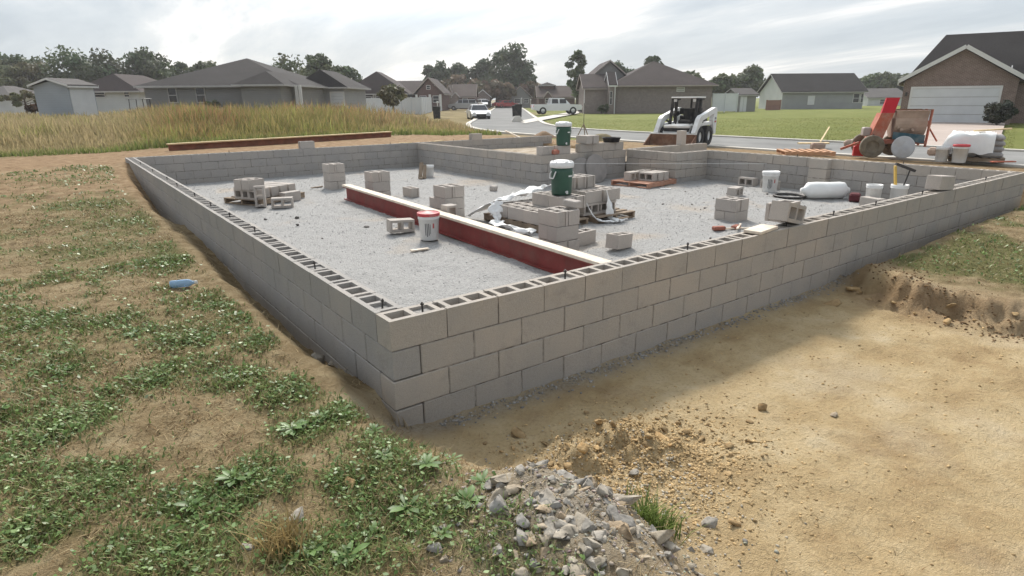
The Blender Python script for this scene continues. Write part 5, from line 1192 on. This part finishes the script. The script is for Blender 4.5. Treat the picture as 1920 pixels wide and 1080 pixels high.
# ------------------------------------------------------------------ tall grass field
def blades(P, h, lean, wd, base, tip, seed, segs=2, name='x'):
    rg = np.random.default_rng(seed); n = len(P); a = rg.uniform(0, 2*np.pi, n); d = np.stack([np.cos(a), np.sin(a), 0*a], 1); s = np.stack([-np.sin(a), np.cos(a), 0*a], 1)
    ln = (lean*h)[:, None]*d; up = np.stack([0*h, 0*h, h], 1); w2 = wd[:, None]/2*s
    V = np.stack([P-w2, P+w2, P+up*.6+ln*.35+w2*.8, P+up*.6+ln*.35-w2*.8, P+up+ln, P+up+ln], 1)
    V[:, 5] = V[:, 4]+w2*.15
    V = V.reshape(-1, 3); k = np.arange(n)*6; F = np.concatenate([np.stack([k, k+1, k+2, k+3], 1), np.stack([k+3, k+2, k+5, k+4], 1)])
    C = np.stack([base, base, .5*(base+tip), .5*(base+tip), tip, tip], 1).reshape(-1, 3); C = np.concatenate([np.clip(C, .003, 1), np.ones((len(C), 1))], 1); return V, F, C
n = 72000
px = rng.uniform(-60, 960, n); dd = 17+40*rng.random(n)**1.25
va = np.array([list(Q(q, 190, 1.0)) for q in np.linspace(-60, 960, 200)])-CAMP
ii = np.interp(px, np.linspace(-60, 960, 200), np.arange(200)); dirs = np.stack([np.interp(ii, np.arange(200), va[:, k]) for k in range(3)], 1)
PP = CAMP+dirs*dd[:, None]
nz = fbm(PP[:, 0]*.25, PP[:, 1]*.25, 4, 91); nz2 = fbm(PP[:, 0]*1.2, PP[:, 1]*1.2, 3, 92)
edge = PP[:, 1]-.16*PP[:, 0]; keep = (edge > 19.3+2.0*(nz-.5)+.8*(nz2-.5))
rd = np.array([[q[0], q[1]] for q in dctr]); dmin = np.min(np.hypot(PP[:, None, 0]-rd[None, :, 0], PP[:, None, 1]-rd[None, :, 1]), 1); keep &= dmin > 4.0
keep &= ~((px > 560) & (dd > 44)); PP, px, dd, nz, nz2, edge = [q[keep] for q in (PP, px, dd, nz, nz2, edge)]
tall = sstep(180, 330, px)*(1-.62*sstep(620, 800, px)); far_ = sstep(1.0, 8.5, edge-19.3)
hh = (.18+.52*far_)+tall*(.18+.26*far_); hh = hh*rng.uniform(.55, 1.15, len(px))*(.5+1.0*fbm(PP[:, 0]*.8, PP[:, 1]*.8, 3, 93)); hh = np.where(px > 800, np.minimum(hh, .55), hh)
PP[:, 2] = H(PP[:, 0], PP[:, 1])-.02
tan = np.array([.44, .345, .20]); grn = np.array([.25, .285, .07]); rdb = np.array([.36, .20, .11]); olv = np.array([.22, .19, .085])
f1 = (sstep(.35, .6, nz)*.8+.1*rng.random(len(px)))[:, None]; tipc = tan*(1-tall[:, None])+(rdb*(1-f1)+np.array([.34, .28, .115])*f1)*tall[:, None]; tipc = tipc*rng.uniform(.75, 1.25, (len(px), 1))
gm = (sstep(.45, .7, fbm(PP[:, 0]*.5, PP[:, 1]*.5, 3, 95))*.6+.2)[:, None]; basec = (tan*.75*(1-gm)+grn*gm)*(1-tall[:, None])+(grn*.8*(.4+.6*gm)+olv*.4)*tall[:, None]
fr_ = (1-sstep(.3, 2.2, edge-19.3))[:, None]; basec = basec*(1-fr_)+np.array([.14, .19, .05])*fr_; tipc = tipc*(1-.6*fr_)+np.array([.22, .24, .08])*.6*fr_; basec = basec*rng.uniform(.7, 1.2, (len(px), 1)); tipc = np.where((rng.random((len(px), 1)) < .30), basec*1.1, tipc)
V, F, C = blades(PP, hh, rng.uniform(.1, .6, len(px)), (.014+.0010*dd)*rng.uniform(.7, 1.4, len(px)), basec, tipc, 5)
tag(mobj('tall_grass', bigmesh('tall_grass', V, F, M['straw'], {'tint': C})), 'tall reddish and tan dry grass filling the field behind', kind='stuff')
# lawn fringe: short grass tufts over the mown lawns
n = 30000; px = rng.uniform(985, 1920, n); dd = 20+36*rng.random(n)**1.5
va = np.array([list(Q(q, 190, 1.0)) for q in np.linspace(985, 1920, 200)])-CAMP; ii = np.interp(px, np.linspace(985, 1920, 200), np.arange(200)); dirs = np.stack([np.interp(ii, np.arange(200), va[:, k]) for k in range(3)], 1); PP = CAMP+dirs*dd[:, None]
dmin = np.min(np.hypot(PP[:, None, 0]-rd[None, :, 0], PP[:, None, 1]-rd[None, :, 1]), 1)
g4 = np.array([[q.x, q.y] for q in G16]); 
def inpoly(P, poly):
    c = np.zeros(len(P), bool); j = len(poly)-1
    for i in range(len(poly)):
        a, b_ = poly[i], poly[j]; t_ = ((a[1] > P[:, 1]) != (b_[1] > P[:, 1])) & (P[:, 0] < (b_[0]-a[0])*(P[:, 1]-a[1])/(b_[1]-a[1]+1e-12)+a[0]); c ^= t_; j = i
    return c
keep = (dmin > 3.1) & (PP[:, 0] > 20) & (PP[:, 0]-.735*PP[:, 1] > 3.2) & ~inpoly(PP, g4); PP = PP[keep]; dd = dd[keep]; PP[:, 2] = H(PP[:, 0], PP[:, 1])-.01
ln_ = fbm(PP[:, 0]*.3, PP[:, 1]*.3, 3, 97)[:, None]; bc = np.array([.15, .17, .042])*(1-ln_)+np.array([.235, .23, .075])*ln_; bc = bc*rng.uniform(.9, 1.12, (len(PP), 1))
V, F, C = blades(PP, rng.uniform(.02, .045, len(PP)), rng.uniform(.6, 2.0, len(PP)), (.012+.0008*dd), bc*.95, bc*1.08, 6)
tag(mobj('lawn_grass', bigmesh('lawn_grass', V, F, M['straw'], {'tint': C})), 'mown green grass on the lawns across the street', kind='stuff')

# ------------------------------------------------------------------ weeds and straw on the near banks
def scatter(n, x0, x1, y0, y1, fn, seed, pw=1.0):
    rg = np.random.default_rng(seed); X = rg.uniform(x0, x1, n); Y = rg.uniform(y0, y1, n); k = rg.random(n) < fn(X, Y)**pw
    X, Y = X[k], Y[k]; return np.stack([X, Y, H(X, Y)], 1)
A = np.concatenate([scatter(240000, -2.6, .5, -2.4, 1.2, weed, 21, 1.4), scatter(110000, -2.9, .2, 1.2, 4.5, weed, 22, 1.4), scatter(60000, -3.3, .1, 4.5, 14.5, weed, 23, 1.4), scatter(34000, 5.8, 14, -5, -.3, weed, 24, 1.2)])
dist = np.hypot(A[:, 0]-CX, A[:, 1]-CY); k = rng.random(len(A)) < np.clip(4.2/dist, .35, 1); A = A[k]; dist = dist[k]
isb = rng.random(len(A)) < .74
P = A[isb]; dn = dist[isb]; q = fbm(P[:, 0]*2, P[:, 1]*2, 3, 33)[:, None]
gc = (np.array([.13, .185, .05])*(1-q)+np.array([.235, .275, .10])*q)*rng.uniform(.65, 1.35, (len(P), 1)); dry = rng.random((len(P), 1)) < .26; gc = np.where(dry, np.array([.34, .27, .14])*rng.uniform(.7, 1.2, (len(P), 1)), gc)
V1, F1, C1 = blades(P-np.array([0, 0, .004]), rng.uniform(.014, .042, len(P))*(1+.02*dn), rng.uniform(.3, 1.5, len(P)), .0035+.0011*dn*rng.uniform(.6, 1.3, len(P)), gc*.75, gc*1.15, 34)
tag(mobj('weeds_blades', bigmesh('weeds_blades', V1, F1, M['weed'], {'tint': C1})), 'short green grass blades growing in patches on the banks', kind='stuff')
P = A[~isb]; dn = dist[~isb]; n = len(P); rg = np.random.default_rng(35)
nrm = rg.normal(size=(n, 3))*.45+np.array([0, 0, 1]); nrm /= np.linalg.norm(nrm, axis=1)[:, None]; t = np.cross(nrm, rg.normal(size=(n, 3))); t /= np.linalg.norm(t, axis=1)[:, None]; bt = np.cross(nrm, t)
s = ((.0055+.0011*dn)*rg.uniform(.6, 1.7, n))[:, None]; P = P+np.array([0, 0, 1])*rg.uniform(.003, .035, n)[:, None]
V2 = np.stack([P-t*s, P-t*s*.2+bt*s*.62-nrm*s*.12, P+t*s*.55+bt*s*.5, P+t*s*1.1, P+t*s*.55-bt*s*.5, P-t*s*.2-bt*s*.62-nrm*s*.12], 1).reshape(-1, 3); F2 = np.arange(6*n).reshape(-1, 6)
q = fbm(P[:, 0]*2.5, P[:, 1]*2.5, 3, 36)[:, None]; gc = (np.array([.10, .18, .05])*(1-q)+np.array([.20, .28, .095])*q)*rg.uniform(.6, 1.4, (n, 1)); gc = np.where(rg.random((n, 1)) < .015, np.array([.24, .28, .16]), gc)
C2 = np.repeat(np.concatenate([gc, np.ones((n, 1))], 1), 6, 0)
tag(mobj('weeds_leaves', bigmesh('weeds_leaves', V2, F2, M['weed'], {'tint': C2})), 'small round green clover leaves in patches on the banks', kind='stuff')
def strawf(X, Y): 
    o = np.where(X < .05-.02*Y, 1.0, .04)*(X < 5.5); return np.where((X > -.35) & (Y > 0) & (Y < 15) & (X < 5.5), .15, o)*(.2+.8*sstep(.4, .65, fbm(X*2.7, Y*2.7, 4, 61)))
S = np.concatenate([scatter(60000, -2.6, 1.6, -2.6, 1.5, strawf, 62), scatter(34000, -3, 0, 1.5, 9, strawf, 63), scatter(16000, 6, 13, -4, -.4, lambda X, Y: .5+0*X, 64)])
n = len(S); dn = np.hypot(S[:, 0]-CX, S[:, 1]-CY); bc = np.array([.42, .33, .19])*rng.uniform(.55, 1.25, (n, 1)); bc = np.where(rng.random((n, 1)) < .3, bc*np.array([.6, .5, .42]), bc)
V, F, C = blades(S-np.array([0, 0, .003]), rng.uniform(.006, .022, n), rng.uniform(1.5, 5.0, n), .0018+.0009*dn*rng.uniform(.6, 1.2, n), bc, bc*1.1, 65)
tag(mobj('dry_straw', bigmesh('dry_straw', V, F, M['straw'], {'tint': C})), 'dry tan straw and dead grass lying over the left bank', kind='stuff')
# two separate tufts
def tuft(name, label, px, py, z, n, h, tipc, basec, seed, spread=.05):
    p = at(px, py, z); rg = np.random.default_rng(seed); X = p.x+rg.normal(0, spread, n); Y = p.y+rg.normal(0, spread, n); P_ = np.stack([X, Y, H(X, Y)-.005], 1)
    V, F, C = blades(P_, rg.uniform(.5, 1.1, n)*h, rg.uniform(.2, 1.1, n), rg.uniform(.004, .008, n), np.array(basec)*rg.uniform(.7, 1.2, (n, 1)), np.array(tipc)*rg.uniform(.7, 1.2, (n, 1)), seed); tag(mobj(name, bigmesh(name, V, F, M['weed'], {'tint': C})), label, 'plant')
tuft('grass_tuft', 'yellow dry grass tuft among the weeds at the bottom', 525, 1035, -.42, 170, .13, (.42, .30, .13), (.25, .19, .08), 81)
tuft('grass_tuft', 'bright green grass tuft on the right of the rubble heap', 1232, 925, -.52, 260, .13, (.20, .26, .07), (.10, .15, .03), 82, .05)
tuft('grass_tuft', 'thin dry stalks at the foot of the wall corner', 752, 772, -.62, 26, .12, (.45, .36, .22), (.3, .22, .12), 83, .03)

def rosette(px, py, label, seed, size=.06, n=9):
    p = at(px, py, -.42); rg = np.random.default_rng(seed); z = Hz(p.x, p.y); V = []; F = []; C = []
    for k in range(n):
        a = 2*math.pi*k/n+rg.uniform(-.3, .3); L = size*rg.uniform(.7, 1.3); wd = L*rg.uniform(.28, .42); el = rg.uniform(.15, .8); d = np.array([math.cos(a), math.sin(a), 0]); sd = np.array([-d[1], d[0], 0])
        b0 = len(V); c = np.array([.10, .17, .045])*rg.uniform(.75, 1.4)
        for t_, w_ in ((.05, .15), (.35, .8), (.7, 1.0), (1.0, .1)):
            mid = np.array([p.x, p.y, z])+d*L*t_+np.array([0, 0, L*(el*t_-.55*el*t_*t_)+.006]); V += [mid-sd*wd*w_*.5+np.array([0, 0, .08*wd]), mid, mid+sd*wd*w_*.5+np.array([0, 0, .08*wd])]; C += [c*1.1, c*.85, c*1.1]
        for i_ in range(3):
            for j_ in range(2): q = b0+i_*3+j_; F.append((q, q+1, q+4, q+3))
    C = np.concatenate([np.array(C), np.ones((len(C), 1))], 1); tag(mobj('broadleaf_weed', bigmesh('broadleaf_weed', np.array(V), np.array(F), M['weed'], {'tint': C}, True)), label, 'weed', 'broad-leaved weeds on the left bank')
for k, (px, py) in enumerate([(575, 800), (600, 785), (548, 805), (640, 770), (880, 950), (830, 1010), (905, 905), (765, 960), (720, 860), (655, 1050), (410, 930), (360, 955), (440, 900), (585, 1040), (800, 880), (700, 1005), (845, 830), (250, 630), (120, 700), (700, 795)]):
    rosette(px, py, 'broad-leaved weed rosette growing in the green patches', 500+k, .05+.03*((k*7) % 5)/5, 8+k % 5)

# ------------------------------------------------------------------ stones
PHI = (1+5**.5)/2
ICO_V = np.array([(-1, PHI, 0), (1, PHI, 0), (-1, -PHI, 0), (1, -PHI, 0), (0, -1, PHI), (0, 1, PHI), (0, -1, -PHI), (0, 1, -PHI), (PHI, 0, -1), (PHI, 0, 1), (-PHI, 0, -1), (-PHI, 0, 1)])/math.sqrt(1+PHI*PHI)
ICO_F = np.array([(0, 11, 5), (0, 5, 1), (0, 1, 7), (0, 7, 10), (0, 10, 11), (1, 5, 9), (5, 11, 4), (11, 10, 2), (10, 7, 6), (7, 1, 8), (3, 9, 4), (3, 4, 2), (3, 2, 6), (3, 6, 8), (3, 8, 9), (4, 9, 5), (2, 4, 11), (6, 2, 10), (8, 6, 7), (9, 8, 1)])
def rockmesh(seed, mat, sub=1, flat=.7):
    rg = np.random.default_rng(seed); V = ICO_V.copy(); F = ICO_F.copy()
    for s_ in range(sub):
        mid = {}; V = list(map(tuple, V)); NF = []
        def mm(a, b_):
            k = (min(a, b_), max(a, b_))
            if k not in mid: q = (np.array(V[a])+np.array(V[b_])); q /= np.linalg.norm(q); mid[k] = len(V); V.append(tuple(q))
            return mid[k]
        for a, b_, c in F: x, y, z = mm(a, b_), mm(b_, c), mm(c, a); NF += [(a, x, z), (b_, y, x), (c, z, y), (x, y, z)]
        V = np.array(V); F = np.array(NF)
    for k in range(11):                                      # planar cuts give broken faces
        d = rg.normal(size=3); d /= np.linalg.norm(d); h0 = rg.uniform(.30, .62); over = V@d-h0; V = V-np.outer(np.maximum(over, 0)*1.0, d)
    V = V*1.45*rg.uniform(.72, 1.3, 3)+rg.normal(0, .03, V.shape); V[:, 2] *= flat
    return bigmesh('stone', V, F, mat)
RM = [rockmesh(100+i, M['stone'], 2, .8) for i in range(10)]; CM = [rockmesh(200+i, M['clod'], 1, .8) for i in range(6)]
def stone(px, py, z, size, label, group=None, ms=RM, name='stone', sc_=(1, 1, 1), dz=.2, i=None, xy=None):
    if xy is None: p = at(px, py, z); X, Y = p.x, p.y
    else: X, Y = xy
    o = mobj(name, ms[(i if i is not None else random.randrange(len(ms)))], None, (X, Y, Hz(X, Y)+size*dz), (random.uniform(-.4, .4), random.uniform(-.4, .4), random.uniform(0, 6.3)))
    o.scale = tuple(size*q for q in sc_); return tag(o, label, 'clod' if ms is CM else 'stone', group)
for px, py, z, s, lb, scl, ms in [(1048, 872, -.50, .085, 'largest flat grey slab on top of the rubble heap', (1.5, .8, .6), RM), (1005, 900, -.50, .055, 'long tan stone just left of the largest slab', (1.6, .7, .6), RM), (935, 945, -.50, .062, 'broad pale grey stone at the left edge of the heap', (1.3, .8, .7), RM), (1195, 842, -.62, .040, 'rounded grey stone lying apart beyond the heap', (1.2, .9, .8), RM), (960, 856, -.55, .030, 'tan pinkish stone at the edge of the weeds', (1.2, .9, .8), RM),
                              (1234, 1018, -.52, .045, 'blocky grey stone at the lower right of the heap', (1.1, 1, .9), RM), (1150, 1015, -.48, .048, 'brown-orange stone in the middle of the heap', (1.3, .8, .8), RM), (1025, 1030, -.47, .030, 'bluish grey stone in the lower middle of the heap', (1.2, .9, .9), RM), (1020, 1000, -.47, .052, 'knobbly grey stone left of the heap centre', (1.4, .8, .7), RM), (1180, 900, -.52, .045, 'bluish grey stone on the right shoulder of the heap', (1, 1, .9), RM), (1170, 945, -.5, .045, 'grey angular stone below the right shoulder stone', (1.2, .9, .8), RM),
                              (560, 975, -.42, .032, 'pale flat stone among the weeds at the bottom', (1.2, .9, .5), RM), (462, 1032, -.42, .026, 'small pale stone beside the dry tuft', (1.3, .8, .5), RM), (1430, 770, -.80, .045, 'upright brown clod alone on the yellow clay', (.8, .7, 1.3), CM), (1563, 781, -.80, .034, 'small grey-brown stone on the yellow clay', (1.2, .9, .7), RM), (655, 912, -.43, .035, 'pale tan stone half sunk in the weeds', (1.2, .9, .4), CM),
                              (1125, 792, -.72, .055, 'brown clod nearest the shaded strip', (1.3, .8, .8), CM), (1240, 812, -.72, .060, 'dark brown clod beyond the heap, toward the clay', (1.5, .8, .8), CM), (975, 790, -.70, .050, 'big ochre clod at the foot of the corner', (1.5, .9, .7), CM), (1095, 835, -.62, .036, 'ochre clod behind the largest slab', (1.3, .9, .6), CM), (1600, 545, -.8, .06, 'clod fallen from the cut bank', (1.2, .9, .8), CM), (1555, 570, -.8, .05, 'dark flat lump before the cut bank', (1.8, .9, .4), CM),
                              (597, 690, -.72, .06, 'broken block chunk in the trench by the left wall', (1.2, 1, 1), RM), (625, 692, -.72, .05, 'smaller broken chunk in the trench by the left wall', (1.1, 1, 1), RM)]:
    stone(px, py, z, s, lb, None, ms, sc_=scl, dz=.25, name='stone' if ms is RM else 'clod')
random.seed(5); cnt = 0
while cnt < 240:
    X = random.gauss(.03, .33); Y = random.gauss(-1.68, .26)
    if X < -.55 or Y > -1.0 or Y < -2.3: continue
    s = random.choice([.012, .014, .017, .02, .024, .03, .038])*random.uniform(.8, 1.2)
    stone(0, 0, 0, s, 'broken grey stone in the foreground rubble heap', 'stones of the rubble heap', sc_=(random.uniform(.9, 1.4), random.uniform(.8, 1.1), random.uniform(.7, 1)), dz=.22, xy=(X, Y)); cnt += 1
for k in range(120):
    X = .95+random.gauss(0, .50); Y = -1.0+random.gauss(0, .25)-.22*(X-.9)
    if Y > -.12 or X < .2: continue
    stone(0, 0, 0, random.uniform(.008, .026), 'small ochre clay clod spread beyond the heap', 'clay clods by the wall corner', CM, 'clod', dz=.3, xy=(X, Y), sc_=(random.uniform(.9, 1.4), 1, random.uniform(.6, .9)))
for k, (X, Y) in enumerate([(5.30, -.55), (5.22, -.80), (5.12, -1.05), (5.35, -1.25), (5.25, -1.5), (5.42, -1.75), (5.05, -1.35), (5.5, -.35), (5.18, -1.7), (5.38, -2.05)]):
    stone(0, 0, 0, random.uniform(.02, .042), 'brown clod broken off along the cut bank on the right', 'clods along the cut bank', CM, 'clod', dz=.3, xy=(X, Y), sc_=(random.uniform(.9, 1.5), 1, .8))
def pebbles(name, P, size, cols, label, seed):
    rg = np.random.default_rng(seed); n = len(P); B = ICO_V[None]*(1+rg.uniform(-.5, .35, (n, 12, 1))); B = B*rg.uniform(.7, 1.3, (n, 1, 3)); B[:, :, 2] *= .7
    a = rg.uniform(0, 6.28, n); c, s = np.cos(a)[:, None], np.sin(a)[:, None]; x = B[:, :, 0]*c-B[:, :, 1]*s; y = B[:, :, 0]*s+B[:, :, 1]*c; B = np.stack([x, y, B[:, :, 2]], -1)*size[:, None, None]
    V = (B+P[:, None]).reshape(-1, 3); F = (ICO_F[None]+12*np.arange(n)[:, None, None]).reshape(-1, 3); C = np.repeat(np.concatenate([cols, np.ones((n, 1))], 1), 12, 0)
    return tag(mobj(name, bigmesh(name, V, F, M['bits'], {'tint': C})), label, kind='stuff')
n = 2300; X = rng.normal(.10, .36, n); Y = rng.normal(-1.6, .33, n); P = np.stack([X, Y, H(X, Y)+.002], 1)
g = rng.uniform(.20, .46, (n, 1)); cols = g*np.array([1, .90, .75])*(1+rng.normal(0, .05, (n, 3))); pebbles('heap_gravel', P, rng.uniform(.002, .014, n)*rng.random(n)**.6, np.clip(cols, .05, .8), 'fine grey gravel and chips over the rubble heap', 301)
n = 16000; X = np.concatenate([rng.uniform(.1, 5.4, 8000), rng.normal(.95, .42, 8000)]); Y = np.concatenate([-rng.random(8000)**.9*2.9-.03, rng.normal(-1.2, .30, 8000)]); kk = (rng.random(n) < np.where(np.arange(n) < 8000, .10, .75)) & (X > .15) & (Y < -.1); X, Y = X[kk], Y[kk]; n = len(X); P = np.stack([X, Y, H(X, Y)+.001], 1)
cols = (np.array([.47, .335, .175])*rng.uniform(.6, 1.3, (n, 1))); gr = rng.random((n, 1)) < .2; cols = np.where(gr & (X[:, None] < 1.2), np.array([.42, .37, .29])*rng.uniform(.7, 1.2, (n, 1)), cols); pebbles('clay_crumbs', P, rng.uniform(.002, .010, n)*(1+.08*X), np.clip(cols, .03, .8), 'small clay crumbs and pebbles scattered over the yellow clay', 302)
n = 800; X = rng.uniform(.3, 6.0, n); Y = -np.abs(rng.normal(0, .07, n))-.01; P = np.stack([X, Y, H(X, Y)+.002], 1); cols = np.array([.30, .285, .265])*rng.uniform(.6, 1.4, (n, 1)); pebbles('wall_foot_gravel', P, rng.uniform(.005, .014, n), cols, 'grey gravel spilled along the foot of the front wall', 303)
n = 700; t_ = rng.random(n); X = np.interp(t_, [0, .5, 1], [6.0, 5.3, 5.5])+rng.normal(-.12, .16, n); Y = -.3-t_*2.6+rng.normal(0, .1, n); P = np.stack([X, Y, H(X, Y)+.003], 1); cols = np.array([.20, .13, .07])*rng.uniform(.6, 1.4, (n, 1)); pebbles('bank_crumbs', P, rng.uniform(.004, .015, n), cols, 'brown soil crumbs at the foot of the cut bank', 304)
n = 10000; X = rng.uniform(.25, 11.9, n); Y = .25+rng.random(n)**1.5*13.9; kk = ~((X > 7.8) & (Y > 8)) & ~((X > 10.7) & (Y > 6.4)); X, Y = X[kk], Y[kk]; n = len(X); P = np.stack([X, Y, ZG(X, Y)+.001], 1); dn = np.hypot(X-CX, Y-CY)
cols = np.array([.38, .372, .36])*rng.uniform(.7, 1.2, (n, 1)); pebbles('loose_gravel', P, rng.uniform(.005, .012, n)*(.5+.05*dn), np.clip(cols, .05, .75), 'loose grey stones on the gravel bed', 305)
n = 55; X = rng.uniform(.5, 11.5, n); Y = rng.uniform(1.0, 8.0, n); P = np.stack([X, Y, ZG(X, Y)+.008], 1); cols = np.array([.20, .185, .17])*rng.uniform(.5, 1.6, (n, 1)); pebbles('gravel_lumps', P, rng.uniform(.015, .04, n), cols, 'darker lumps dotted on the gravel bed', 306)

# ------------------------------------------------------------------ thin autumn haze
hz = MB().box(-260, 360, -120, 420, -2.6, 40).build('haze', None)
hm = bpy.data.materials.new('haze_air'); hm.use_nodes = True; hn = hm.node_tree.nodes; hn.remove(hn['Principled BSDF'])
pv = hn.new('ShaderNodeVolumePrincipled'); pv.inputs['Color'].default_value = (.95, .95, .97, 1); pv.inputs['Density'].default_value = .00045; pv.inputs['Anisotropy'].default_value = .35
hm.node_tree.links.new(pv.outputs[0], hn['Material Output'].inputs['Volume']); hz.data.materials.append(hm); tag(hz, 'thin pale haze in the air over the whole plot', kind='stuff')
